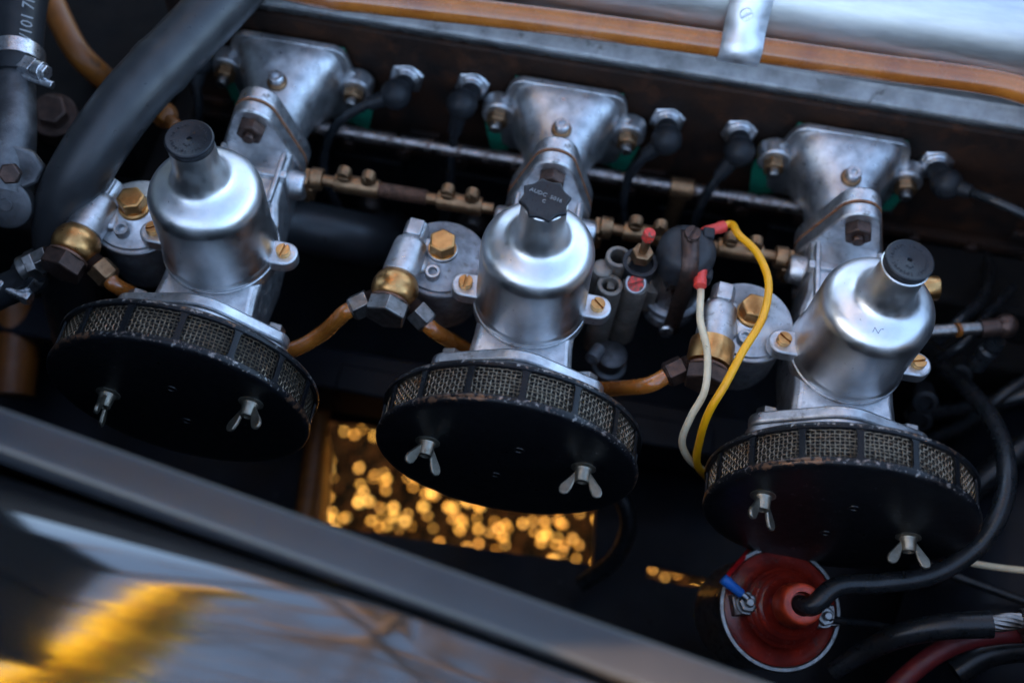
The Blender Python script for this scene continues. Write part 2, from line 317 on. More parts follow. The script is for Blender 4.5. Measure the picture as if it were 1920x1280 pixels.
# bay floor with the opening, as four butted plates round the hole
hq = [at(612, 786, Z=-280), at(1122, 845, Z=-280), at(1112, 1058, Z=-280), at(600, 985, Z=-280)]   # TL TR BR BL
hp = [(p.x, p.y) for p in hq]
m = MB(); z0, z1 = -284, -280
TLx, TRx = hp[0], hp[1]; BRx, BLx = hp[2], hp[3]
s0 = at(1218, 1060, Z=-280); s1 = at(1360, 1092, Z=-280); s2 = at(1358, 1112, Z=-280); s3 = at(1212, 1082, Z=-280)
for poly in ([(-700, -420), (BLx[0], -420), BLx, TLx, (TLx[0], 420), (-700, 420)],
             [(TLx[0], 420), TLx, TRx, (TRx[0], 420)],
             [BLx, (BLx[0], -420), (BRx[0], -420), BRx],
             [BRx, (BRx[0], -420), (s3.x, -420), (s3.x, s3.y), (s0.x, s0.y), (s0.x, 420), (TRx[0], 420), TRx],
             [(s3.x, -420), (s2.x, -420), (s2.x, s2.y), (s3.x, s3.y)],
             [(s0.x, s0.y), (s1.x, s1.y), (s1.x, 420), (s0.x, 420)],
             [(s2.x, -420), (800, -420), (800, 420), (s1.x, 420), (s1.x, s1.y), (s2.x, s2.y)]):
    m.prism(poly, z0, z1)
floor = struct(m.build('bay_floor', 'panel_blueblack'))
# folded flange hanging from the left edge of the opening
m = MB(); d = (V((*TLx, 0)) - V((*BLx, 0))).normalized(); nn = V((-d.y, d.x, 0))
m.M = frame(V((*BLx, -280)), (0, 0, 1), d)
m.box(0, (V(TLx) - V(BLx)).length, .5, 4, -70, 14)
m.M = Mx(); m.tube([V((*BLx, -270)) + V((-9, -30, 0)), V((*TLx, -270)) + V((-9, 40, 0))], 9, 16, 1); fl = m.build('floor_flange', 'orange_paint', bevel=1); tag(fl, 'narrow orange tube and flange at the left edge of the floor opening', 'flange')
# chassis rail crossing under the carburettors
m = MB(); p0 = at(600, 695, Z=-205); m.box(-520, 420, p0.y - 14, p0.y + 24, -250, -205)
for xx in (-150, -60, 95): m.box(xx, xx + 70, p0.y - 15.5, p0.y + 10, -240, -203)
cr_ = m.build('chassis_rail', 'panel_blueblack', bevel=2); tag(cr_, 'dark painted chassis rail running below the carburettors', 'chassis rail')

# unseen nose panel and bonnet, added to block the low sun and reflect black
m = MB(); m.box(-590, -550, -620, 900, -430, 330)
fw = m.build('sun_block_panel', 'paint_black'); tag(fw, 'unseen black nose panel added beyond the left edge to block the sun', 'cowl')
bn = thing('added_bonnet', 'unseen black bonnet added beyond the left edge to block sun and reflect black', 'bonnet', (-580, 100, 335))
def bon(y0, y1, k0, k1, d0, d1): 
    m = MB(); m.rings([[(-k * 95 + d, y * (1 - .08 * k), k * 1150) for y, d in ((y0, d0), (y1, d0), (y1, d1), (y0, d1))] for k in [k0 + (k1 - k0) * i / 6 for i in range(7)]]); return m
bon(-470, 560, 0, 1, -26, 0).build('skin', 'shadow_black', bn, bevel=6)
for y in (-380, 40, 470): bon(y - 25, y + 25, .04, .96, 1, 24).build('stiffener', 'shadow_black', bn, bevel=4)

# tall trees round the car; only their reflection in the paint is seen
def bare_tree(x, y, h, seed, label, lean=(0, 0)):
    rn = random.Random(seed); t = thing('bare_tree', label, 'tree', (x, y, -GZ), 'trees around the car'); tr = MB(); br = MB()
    def grow(p, d, ln, r, dep):
        q = [p]; dd = V(d)
        for i in range(4):
            dd = (dd + V((rn.uniform(-.16, .16), rn.uniform(-.16, .16), rn.uniform(-.04, .12)))).normalized(); q.append(q[-1] + dd * ln / 4)
        (tr if dep == 0 else br).tube(q, [r, r * .62], 7 if dep < 2 else 5, 2)
        if dep >= 4: return
        for i in range((8, 6, 5, 4)[dep]):
            k = rn.uniform(.3, 1.0); pos = q[min(int(k * 4), 3)].lerp(q[min(int(k * 4) + 1, 4)], k * 4 % 1 if k < 1 else 1)
            sd_ = V((rn.gauss(0, 1), rn.gauss(0, 1), rn.uniform(-.1, .9))).normalized()
            grow(pos, (dd * .55 + sd_ * .8).normalized(), ln * rn.uniform(.36, .55), r * (1 - .38 * k) * rn.uniform(.35, .5), dep + 1)
    grow(V((0, 0, 0)), V((lean[0], lean[1], 1)).normalized(), h, h * .014, 0)
    tr.build('trunk', 'bark', t, ang=60); br.build('crown', 'bark', t, ang=60)
bare_tree(800, 4200, 15000, 1, 'tall bare tree nearest behind the car', (-.02, -.10))
bare_tree(-1900, 5200, 16000, 2, 'tall bare tree behind the car towards its nose', (.05, -.12))
bare_tree(3600, 3800, 15000, 3, 'tall bare tree behind the car towards its tail', (-.10, -.10))
bare_tree(2200, -4600, 15000, 4, 'tall bare tree on the near side of the car', (-.10, .16))
# unseen autumn bough, added and shaped for the orange streak in the wing paint
ab = thing('reflection_tree', 'unseen tree with orange leaves, added for the streak reflected in the wing', 'tree', (-3600, -3200, -GZ)); a0 = V((-3600, -3200, -GZ)); rn = random.Random(11)
bp = smooth([V((-3600, -3200, -GZ)), V((-3400, -2900, 3000)), V((-2950, -2000, 5600)), V((-2560, -1000, 6300)), V((-2230, 700, 6500)), V((-2150, 1900, 6500)), V((-2060, 3300, 6500)), V((-1800, 4100, 6500))], 10)
m = MB(); m.tube([p - a0 for p in bp], [150, 130, 110, 80, 50, 20], 9, 1); m.build('trunk', 'bark', ab, ang=60)
m = MB()
for i in range(10000):
    k = rn.uniform(.36, 1) * (len(bp) - 1); p = bp[int(k)].lerp(bp[min(int(k) + 1, len(bp) - 1)], k % 1); sp_ = 235 * (1.35 - 1.0 * k / len(bp))
    c = p + V((rn.gauss(0, sp_ * .6), rn.gauss(0, sp_ * .6), rn.gauss(0, sp_ * .5))) - a0; nl = V((-.6 + rn.gauss(0, .3), rn.gauss(0, .3), .8 + rn.gauss(0, .25))).normalized(); u_ = nl.orthogonal().normalized(); u_.rotate(Mx.Rotation(rn.uniform(0, 6.28), 3, nl)); v_ = nl.cross(u_); l = rn.uniform(50, 85)
    m.add([c - u_ * l, c + v_ * l * .5, c + u_ * l, c - v_ * l * .5], [(0, 1, 2, 3)])
cw_ = m.build('crown', 'leaf_orange', ab); cw_['kind'] = 'stuff'

# ================================================================== ENGINE
eng = thing('engine', 'black and rusty cylinder head and block behind the carburettors', 'engine', (0, 230, -280)); e0 = V((0, 230, -280))
def E(m): m.M = Mx.Translation(-e0); return m
m = E(MB()); m.box(-300, 420, 182.5, 330, -88, 25.5)
for xx in (-290, -120, 60, 240, 360): m.box(xx, xx + 26, 176, 182, -80, -70)
m.build('cylinder_head', 'head_rust', eng, bevel=2)
m = E(MB()); m.box(-300, 430, 176, 330, -98, -89); m.build('head_flange', 'head_rust', eng, bevel=1.5)
m = E(MB()); m.box(-300, 430, 186, 330, -262, -99)
for xx in range(-280, 420, 92): m.box(xx, xx + 60, 182, 187, -250, -120)
m.build('block', 'block_black', eng, bevel=4)
for xx in range(-262, 420, 46): hex_bolt(eng, V((xx, 176, -93.5)) - e0, (0, -1, 0), 6.0, 6, 'bolt_brown', 'head_bolt', xx * .1)
for xx in range(-250, 400, 92): hex_bolt(eng, V((xx, 182, -185)) - e0, (0, -1, 0), 9, 6, 'steel_dark', 'core_plug_bolt', xx * .1, washer=1.5)

cov = thing('rocker_cover', 'polished aluminium rocker cover along the top of the engine', 'rocker cover', (60, 240, 16)); c0 = V((60, 240, 16))
prof = [(187.5, 28), (186.6, 29.5), (186.6, 32), (188, 33.4), (196, 37.0), (198, 39.5), (199.5, 44), (200, 58)]
for i in range(1, 15):
    a = i / 14 * R(86); prof.append((200 + 74 * (1 - cos(a)), 58 + 72 * sin(a)))
prof += [(350, 134)]
rg = []
for i in range(61):
    x = -240 + i * 11.5
    rg.append([V((x, y, z + (0 if k > 3 else .9 * noise.noise(V((x * .045, k, 0))))) ) - c0 for k, (y, z) in enumerate(prof)])
m = MB(); m.rings([r[5:] for r in rg], False, (False, False)); m.build('shell', 'aluminium_sheet', cov, ang=50)
m = MB(); m.rings([r[:6] for r in rg], False, (False, False)); m.build('cover_flange', 'aluminium_dirty', cov, ang=50)
m = MB(); m.rings([[V((x, 186 - 1.2 * abs(noise.noise(V((x * .09, 3, 1)))), 28.2)) - c0, V((x, 186, 25.5 + 2.2 * noise.noise(V((x * .13, 0, 5))))) - c0, V((x, 194, 25.6)) - c0, V((x, 194, 28.2)) - c0] for x in [-240 + i * 3.4 for i in range(200)]]); m.build('gasket', 'aluminium_worn_edge', cov, ang=60)

# amber pipe clipped along the cover
pp = [V((-330, 196, 58)), at(560, -18, Z=58), at(700, 2, Z=58), at(1000, 36, Z=58), at(1340, 82, Z=59), at(1640, 125, Z=60), at(1830, 150, Z=60), at(1925, 172, Z=58), at(2010, 215, Z=52), V((400, 150, 20)), V((430, 120, -40))]
for p in pp[:6]: p.y = max(p.y, 176)
m = MB(); m.tube(pp, 9.0, 24, 8); ap = m.build('amber_pipe', 'amber_pipe', ang=60); tag(ap, 'thick amber pipe running along the aluminium rocker cover', 'pipe')
cq = at(1387, 88, Z=59); cl = thing('pipe_clip', 'pale aluminium strap with slotted screw holding the amber pipe', 'clip', cq)
m = MB(); k0 = V(cq); path = []
for i in range(15):
    a = R(-125 + i * 13.5); path.append((-(10.2) * cos(a), 10.2 * sin(a)))
path = [(q[0], q[1]) for q in path] + [(3, 12.4), (8, 21), (16.5, 34), (30, 50), (46, 62)]
rg = [[(-14.2 + .0 * i, y, z), (14.2, y, z)] for i, (y, z) in enumerate(path)]
m.rings([[r[0], r[1]] for r in rg], False, (False, False)); co = m.build('strap', 'strip_aluminium', cl, ang=50)
so = co.modifiers.new('solid', 'SOLIDIFY'); so.thickness = .0014; so.offset = 1
slot_screw(cl, (-1.5, 7.6, 22.2), (0, -.85, .52), 4.4, 2.6, 'zinc')

# dark steel rail behind the manifolds
r0, r1 = at(560, 240, Y=150), at(1530, 388, Y=150); r0.z = r1.z = (r0.z + r1.z) / 2
rail = thing('steel_rail', 'dark polished steel rod passing behind the manifolds', 'rod', r0); m = MB(); m.tube([(0, 0, 0), r1 - r0], 5.4, 20); m.build('rod', 'steel_dark', rail, ang=60)
q = at(1278, 352, Y=150) - r0; q.z = 0; q.y = 0
m = MB().at(q - V((9, 0, 0)), (1, 0, 0)); m.lathe([(8.4, 0), (8.4, 18)], 24); m.at(q, (0, 0, -1)); m.lathe([(7, 4), (6, 46)], 20); m.build('brass_bracket', 'brass_dull', rail, bevel=.8)

# ================================================================== INTAKE MANIFOLDS
XS = (-206.7, 0.0, 207.4)
def diamond(zc, rc, zb, rb, n=14):
    """two-bolt flange outline in local xz: centre circle rc hulled with bolt circles rb at zc+-zb"""
    pts = []
    circles = [(0, zc, rc), (0, zc + zb, rb), (0, zc - zb, rb)]
    for i in range(64):
        a = 2 * pi * i / 64; d2 = (cos(a), sin(a)); best = max(circles, key=lambda c: c[0] * d2[0] + c[1] * d2[1] + c[2])
        pts.append((best[0] + best[2] * d2[0], best[1] + best[2] * d2[1]))
    return pts
def yprism(m, poly, y0, y1):
    m.rings([[(x, y0, z) for x, z in poly], [(x, y1, z) for x, z in poly]]); return m
ZC = -24.0
def manifold(x0, label, gasket_rot):
    t = thing('intake_manifold', label, 'manifold', (x0, 170, ZC - 40), 'cast intake manifolds'); o = V((0, 170, ZC - 40))
    def L(): return MB(Mx.Translation(-o))
    m = L(); rg = []; n = 48
    ctl = [(100, 25, 26, 2), (110, 24, 26, 2), (122, 23.5, 26, 2.1), (134, 25, 27, 2.3), (146, 29, 29, 2.7), (156, 34.5, 32.5, 3.2), (163, 39, 35, 3.6), (168, 41, 36, 3.8), (172, 41.5, 36.3, 4)]
    for y, hw, hh, ex in ctl:
        ring = []
        for j in range(n):
            a = 2 * pi * j / n; c, s_ = cos(a), sin(a)
            wx = hw * (1.0 - .10 * (0.5 - .5 * s_) * (y - 100) / 72)
            ring.append((wx * math.copysign(abs(c) ** (2 / ex), c), y, ZC + hh * math.copysign(abs(s_) ** (2 / ex), s_)))
        rg.append(ring)
    m.rings(rg); m.build('runner', 'aluminium_cast', t, ang=45)
    m = L(); yprism(m, [(-43, 4), (-40, 9.5), (-34, 12.5), (34, 12.5), (40, 9.5), (43, 4), (46, -8), (60, -15), (62, -22), (60, -29), (49, -36), (45, -58), (38, -64), (-38, -64), (-45, -58), (-49, -36), (-60, -29), (-62, -22), (-60, -15), (-46, -8)], 171, 177)
    for sx in (-1, 1):
        m.M = Mx.Translation(-o) @ frame((sx * 49, 178, -22), (0, -1, 0)); m.lathe([(13, 0), (12.4, 12), (11.2, 13.4)], 24)
    m.build('head_flange', 'aluminium_cast', t, bevel=2.6, seg=3)
    m = L(); yprism(m, [(-40, 8), (40, 8), (44, -12), (58, -24), (60, -46), (54, -76), (30, -70), (-30, -68), (-54, -78), (-60, -44), (-58, -24), (-44, -12)], 177.6, 179.4); m.build('gasket', 'gasket_green', t)
    m = L(); yprism(m, diamond(ZC, 30, 43, 15), 97, 108); m.build('carburettor_flange', 'aluminium_cast', t, bevel=1.4)
    m = L(); yprism(m, diamond(ZC, 30.3, 43, 15.3), 95.6, 96.8); m.build('joint_gasket', 'gasket_rust', t)
    for sx in (-1, 1):
        w = V((sx * 49, 164.5, -22)) - o
        nt = hex_bolt(t, w, (0, -1, 0), 8.2, 7.5, 'brass_dull', 'nut', .1 + .3 * sx); 
        m = MB().at(w, (0, -1, 0)); m.lathe([(4.4, 7), (4.4, 12.5), (3.4, 13.4)], 16); m.build('stud', 'steel_grey', nt)
    w = V((0, 140, 2)) - o
    m = MB().at(w, (0, -.1, 1)); m.lathe([(7.4, -3), (7.4, 3), (6.4, 4)], 24); pl = m.build('plug', 'brass_dull', t, bevel=.4)
    m = MB().at(w, (0, -.1, 1)); m.lathe([(5.2, 4), (5.2, 9.4), (4.6, 10), (2.6, 10), (2.6, 6.5)], 20); m.build('plug_screw', 'zinc', pl)
    return t
manifold(XS[0], 'cast aluminium intake manifold beside the thick grey hose, behind the left carburettor', 0)
manifold(XS[1], 'cast aluminium intake manifold behind the carburettor with the star-shaped cap', 0)
manifold(XS[2], 'cast aluminium intake manifold with green gasket showing, nearest the right edge', 0)

# ================================================================== CARBURETTORS
def carb(k, label):
    x0 = XS[k]; t = thing('carburettor', label, 'carburettor', (x0, 0, -60), 'triple carburettors'); o = V((0, 0, -60))
    def L(): return MB(Mx.Translation(-o))
    def T(w): return V(w) - o
    # dashpot
    pr = [(33, -1.5), (37.2, -1.2), (37.4, 1.6), (36.6, 3.0), (35.9, 5), (35.4, 30), (35.1, 51)]
    for i in range(1, 13):
        a = i / 12 * R(64); pr.append((35.1 - 14.5 * (1 - cos(a)), 51 + 14.5 * sin(a)))
    pr += [(24.4, 65.2), (22.0, 66.2), (20.0, 67.2), (18.2, 68.7), (16.7, 70.9), (15.4, 74), (14.5, 78), (13.9, 83), (13.6, 90), (13.3, 101), (12.9, 101.4)]
    m = L(); m.lathe(pr, 96); dp = m.build('dashpot', 'aluminium_polished', t, ang=40)
    for sx in (-1, 1):
        yl = -2 if k != 2 else -4
        m = L(); hull = [(sx * 30, yl - 9), (sx * 38, yl - 9.0)] + [(sx * 43.5 + sx * 9 * cos(a), yl + 9 * sin(a)) for a in [R(-90 + 18 * i) for i in range(11)]] + [(sx * 38, yl + 9), (sx * 30, yl + 9)]
        if sx < 0: hull.reverse()
        m.prism(hull, -5, 4.5); lg = m.build('lug', 'aluminium_cast', dp, bevel=1.4, seg=3)
        slot_screw(lg, T((sx * 43.2, yl, 4.3)), (0, 0, 1), 4.7, 4.6, 'brass', 'screw', .5 + .9 * (sx > 0) + k)
    # cap
    if k == 1:
        m = L(); pts = []
        for i in range(8):
            for j in range(8):
                q = j / 8; a = 2 * pi * (i + q) / 8 + .28; r = 12.8 + 2.5 * (abs(q - .5) * 2) ** 1.7
                pts.append((r * cos(a), r * sin(a)))
        rg = [[(x * .93, y * .93, 101) for x, y in pts], [(x, y, 101.8) for x, y in pts], [(x, y, 103.4) for x, y in pts], [(x * .97, y * .97, 104.2) for x, y in pts],
              [(12.2 * cos(2 * pi * (i + .0) / 64 + .28), 12.2 * sin(2 * pi * i / 64 + .28), 104.6) for i in range(64)], [(11.6 * cos(2 * pi * i / 64 + .28), 11.6 * sin(2 * pi * i / 64 + .28), 104.5) for i in range(64)]]
        m.rings(rg); cp = m.build('cap', 'cap_black', t, ang=30, bevel=.3); cp['label'] = 'black star-shaped cap with raised lettering'
        text_mesh(cp, 'raised_lettering', 'AUDC  5016', 3.7, T((0, 2.2, 104.6)), (0, 0, 1), (1, -.26, 0), 'white_print', .35)
        text_mesh(cp, 'raised_letter', 'C', 3.2, T((-.6, -2.2, 104.6)), (0, 0, 1), (1, -.1, 0), 'white_print', .35)
    else:
        m = L(); m.lathe([(13.2, 99.2), (13.5, 99.4), (13.5, 101.2), (12.9, 101.5), (12.9, 102.3), (13.9, 102.7), (14.1, 103.6), (13.9, 104.6), (13.2, 105.1), (12.4, 105.0), (11.8, 104.8), (2.2, 104.7), (1.5, 104.5), (1.3, 103.2)], 56); cp = m.build('cap', 'cap_black', t, ang=30)
        m = L()
        for i in range(30):
            if i % 8 == 7: continue
            a = 2 * pi * i / 30 + .2; rr = 9.8
            m.M = Mx.Translation(-o) @ frame((rr * cos(a), rr * sin(a), 104.7), (0, 0, 1), (cos(a + .5 * ((i * 7) % 3 - 1)), sin(a + .5 * ((i * 7) % 3 - 1)), 0)); m.box(-1.0, 1.0, -.22, .22, 0, .28)
            if i % 2: m.box(-.25, .25, -.7, .7, 0, .28)
        for i in range(3): m.M = Mx.Translation(-o + V((-1.6 + 1.6 * i, -4.5 - .8 * (i % 2), 104.7))); m.box(-.6, .6, -.5, .5, 0, .22)
        m.build('raised_markings', 'cap_black', cp)
        if k == 2:
            m = L(); m.lathe([(13.7, 97), (14.0, 97.4), (14.0, 98.8), (13.5, 99.2)], 48); m.build('neck_rim', 'aluminium_polished', dp)
            # scratched N on the shoulder
            m = L(); m.M = m.M @ frame((-4.5, -24.4, 65.0), (-.08, -.40, .9), (1, -.1, .0))
            for a, b2 in (((-2.2, -1.4), (-1.6, 1.6)), ((-1.6, 1.6), (1.0, -1.4)), ((1.0, -1.4), (1.9, 1.4)), ((2.2, 1.6), (3.6, 1.8))):
                d = V((b2[0] - a[0], b2[1] - a[1])); n_ = V((-d.y, d.x)).normalized() * .13
                m.prism([(a[0] - n_.x, a[1] - n_.y), (b2[0] - n_.x, b2[1] - n_.y), (b2[0] + n_.x, b2[1] + n_.y), (a[0] + n_.x, a[1] + n_.y)], -.1, .12)
            m.build('scratched_letter', 'cap_black', dp)
    # body casting
    m = L(); m.lathe([(30, -22), (37.6, -12), (38, -1.7)], 64)
    m.build('body_collar', 'aluminium_cast', t, bevel=.8)
    m = L(); sec = []
    for y, hw, zt, zb in ((-50, 34, -4, -46), (-40, 33, -4, -46), (-30, 32, -4, -50), (0, 32, -6, -56), (30, 30, -5, -56), (44, 26, -3, -52), (60, 25, -2, -50), (86, 25, -2, -50)):
        sec.append([(-hw, y, zb), (-hw * .8, y, zb - 4), (hw * .8, y, zb - 4), (hw, y, zb), (hw, y, zt - 4), (hw - 4, y, zt), (-hw + 4, y, zt), (-hw, y, zt - 4)])
    m.rings(sec); bd = m.build('body', 'aluminium_cast', t, bevel=1.2)
    m = L(); m.box(-23, -19.5, 38, 80, -3, 3); m.box(19.5, 23, 38, 80, -3, 3); m.box(-27, 27, 60, 66, -40, 1.2)
    m.box(-10, 10, 39, 58, -3, .8)
    for sx in (-1, 1): m.M = Mx.Translation(-o) @ frame((sx * 22, 72, -22), (sx, 0, 0)); m.lathe([(11, 0), (10, 12), (8.5, 14)], 24)
    m.build('body_ribs', 'aluminium_cast', bd, bevel=1.0)
    m = L(); yprism(m, diamond(ZC, 30, 43, 15), 85, 95.2); m.build('manifold_flange', 'aluminium_cast', t, bevel=1.4)
    for sz in (1, -1):
        hex_bolt(t, T((0, 85, ZC + sz * 43)), (0, -1, 0), 9.6, 9, 'bolt_brown', 'flange_bolt', .15 + .35 * k, stud=4)
    # intake side: carburettor flange, adaptor plate, throat
    def ears(rc, ex, rb, zo=0): return [(x, z + ZC) for z, x in [(q[1] - ZC, q[0]) for q in [(zz, xx + ZC) for zz, xx in [(0, 0)]]]] or None
    def hflange(rc, ex, rb):
        pts = []; cs = [(0, 0, rc), (ex, 0, rb), (-ex, 0, rb)]
        for i in range(72):
            a = 2 * pi * i / 72; d = (cos(a), sin(a)); b_ = max(cs, key=lambda c: c[0] * d[0] + c[2]); pts.append((b_[0] + b_[2] * d[0], ZC + 6 + b_[2] * d[1]))
        # waisted outline between ears and centre
        return [(x, ZC + 6 + (z - ZC - 6) * (1 - .16 * math.exp(-((abs(x) - ex * .72) / 8) ** 2))) for x, z in pts]
    tw = (-.16, .0, .10)[k]
    def tilt(poly): return [(x * cos(tw) - (z - ZC) * sin(tw), ZC + x * sin(tw) + (z - ZC) * cos(tw)) for x, z in poly]
    m = L(); yprism(m, tilt(hflange(32, 43, 13)), -56, -48); m.build('intake_flange', 'aluminium_cast', t, bevel=1.5)
    m = L(); yprism(m, tilt(hflange(33.5, 44, 13.5)), -66.5, -57.5); m.build('adaptor_plate', 'aluminium_cast', t, bevel=1.5)
    m = L(); m.M = m.M @ frame((0, -66, ZC), (0, -1, 0)); m.lathe([(27, 0), (27, 13)], 48, (False, False)); m.build('throat', 'aluminium_sooty', t)
    for sx in (-1, 1):
        q = tilt([(sx * 44, ZC + 6)])[0]
        hex_bolt(t, T((q[0], -66.5, q[1])), (0, -1, 0), 8.2, 7, 'steel_grey', 'adaptor_bolt', .4 * k)
        hex_bolt(t, T((q[0], -48, q[1])), (0, 1, 0), 7.6, 7, 'steel_grey', 'adaptor_nut', .3 + .4 * k)
    # float chamber
    fy = (-8, 0, -9)[k]; fx, fyc, fz = -63.5, 24 + fy, -8
    m = L(); m.M = m.M @ Mx.Translation((fx, fyc, 0)); m.lathe([(20, -62), (26, -58), (28, -50), (28.5, fz - 7)], 48); fb = m.build('float_chamber', 'aluminium_sooty', t)
    m = L(); m.M = m.M @ Mx.Translation((fx, fyc, 0)); m.lathe([(28, fz - 6.8), (30.4, fz - 6.4), (30.6, fz - 2.6), (30.0, fz - 1.8), (28.2, fz - 1.5), (27.6, fz + .2), (22, fz + 1.8), (14, fz + 5.2), (9, fz + 8), (8.6, fz + 8.4)], 64); ld = m.build('float_lid', 'aluminium_sooty' if k == 1 else 'aluminium_cast', t, ang=28)
    m = L(); m.M = m.M @ Mx.Translation((fx, fyc, 0)); m.lathe([(10.3, fz + 4), (10.3, fz + 9.4), (9.6, fz + 10)], 32); bs = m.build('lid_boss', 'brass' if k != 1 else 'aluminium_cast', ld, bevel=.4)
    hex_bolt(ld, T((fx, fyc, fz + 10.6)), (0, 0, 1), 9.4, 9.5, 'brass', 'lid_bolt', .35 + .3 * k, washer=1.02)
    m = L(); m.M = m.M @ frame((fx - 3, fyc - 17, fz + 1), (0, -.15, 1)); m.lathe([(5.2, -3), (4.9, 7.4), (4.5, 8), (3.1, 8), (2.9, -1)], 24, (True, True)); m.build('vent_tube', 'aluminium_cast', ld)
    # inlet housing along -y on the left of the lid
    ix, iz = fx - 19.5, fz + 9; ya, yb = fyc + 14, fyc - 22
    dr = V((-.10 - .06 * (k == 0), -1, -.05)).normalized(); i0 = V((ix, ya, iz))
    m = L(); m.M = m.M @ frame(i0, dr, (0, 0, 1)); m.lathe([(7.6, -2), (8.0, 0), (8.0, 11), (11, 14), (11.6, 17), (12.2, 34), (12.2, 40)], 36); m.box(4.5, 9.2, -5, 5, -1.0, 11); m.build('inlet_housing', 'aluminium_cast', ld, bevel=.8)
    m = L(); m.box(ix - 8, ix + 12, fyc - 18, fyc + 10, fz - 4, iz - 2); m.build('inlet_web', 'aluminium_cast', ld, bevel=3)
    bj = i0 + dr * 49.5
    m = L(); m.M = m.M @ frame(bj, dr)
    if k == 2: m.lathe([(11, -10), (14.2, -9), (14.6, -7), (14.6, 6), (14.2, 8), (12, 9)], 40)
    else: m.lathe([(11, -10)] + [(8.8 + 6.6 * cos(R(a)), 10.2 * sin(R(a))) for a in range(-70, 71, 10)] + [(11, 10)], 40)
    bo = m.build('banjo', 'brass' , t)
    m = L(); m.M = m.M @ frame(bj, dr); m.lathe([(13.4, 10), (13.4, 11.6)], 32); m.build('banjo_washer', 'copper_rusty', bo)
    m = L(); m.M = m.M @ frame(bj, dr); m.hexa(14.2, 11.7, 22.5, .09, .22 + .2 * k); m.lathe([(13.0, 11.5), (13.0, 12.2)], 24); m.build('banjo_bolt', 'steel_grey' if k == 1 else 'bolt_brown', bo, bevel=.5)
    for dv, ln, mt in (((-1, -.62, -.34), 1, 'steel_grey'), ((.80, -.45, -.42), 1, 'steel_grey')):
        if k == 2 and dv[0] > 0: continue
        if k == 2: dv, mt = (-1, -.60, -.34), 'bolt_brown'
        if k == 0 and dv[0] > 0: mt = 'brass_dull'
        dv = V(dv).normalized()
        m = L(); m.M = m.M @ frame(bj + dv * 10, dv)
        m.lathe([(6.4, 0), (6.4, 3)] + [(6.4 + (.5 if i % 2 else -.2), 3.4 + i * .55) for i in range(12)], 20); uu = m.build('union_thread', 'bolt_brown', bo)
        m = L(); m.M = m.M @ frame(bj + dv * 18.5, dv); m.hexa(8.9, 0, 12, .1, .3); m.lathe([(8.0, 12), (6, 13.5)], 20); m.build('union_nut', mt, bo, bevel=.5)
        UN[(k, 'L' if dv.x < 0 else 'R')] = bj + V((x0, 0, 0)) + dv * 31, dv
    return t
UN = {}
carb(0, 'left carburettor with round black cap, standing beside the thick grey hose')
carb(1, 'middle carburettor with a black star-shaped cap on its dashpot')
carb(2, 'right carburettor with round black cap and scratched mark on its dashpot')

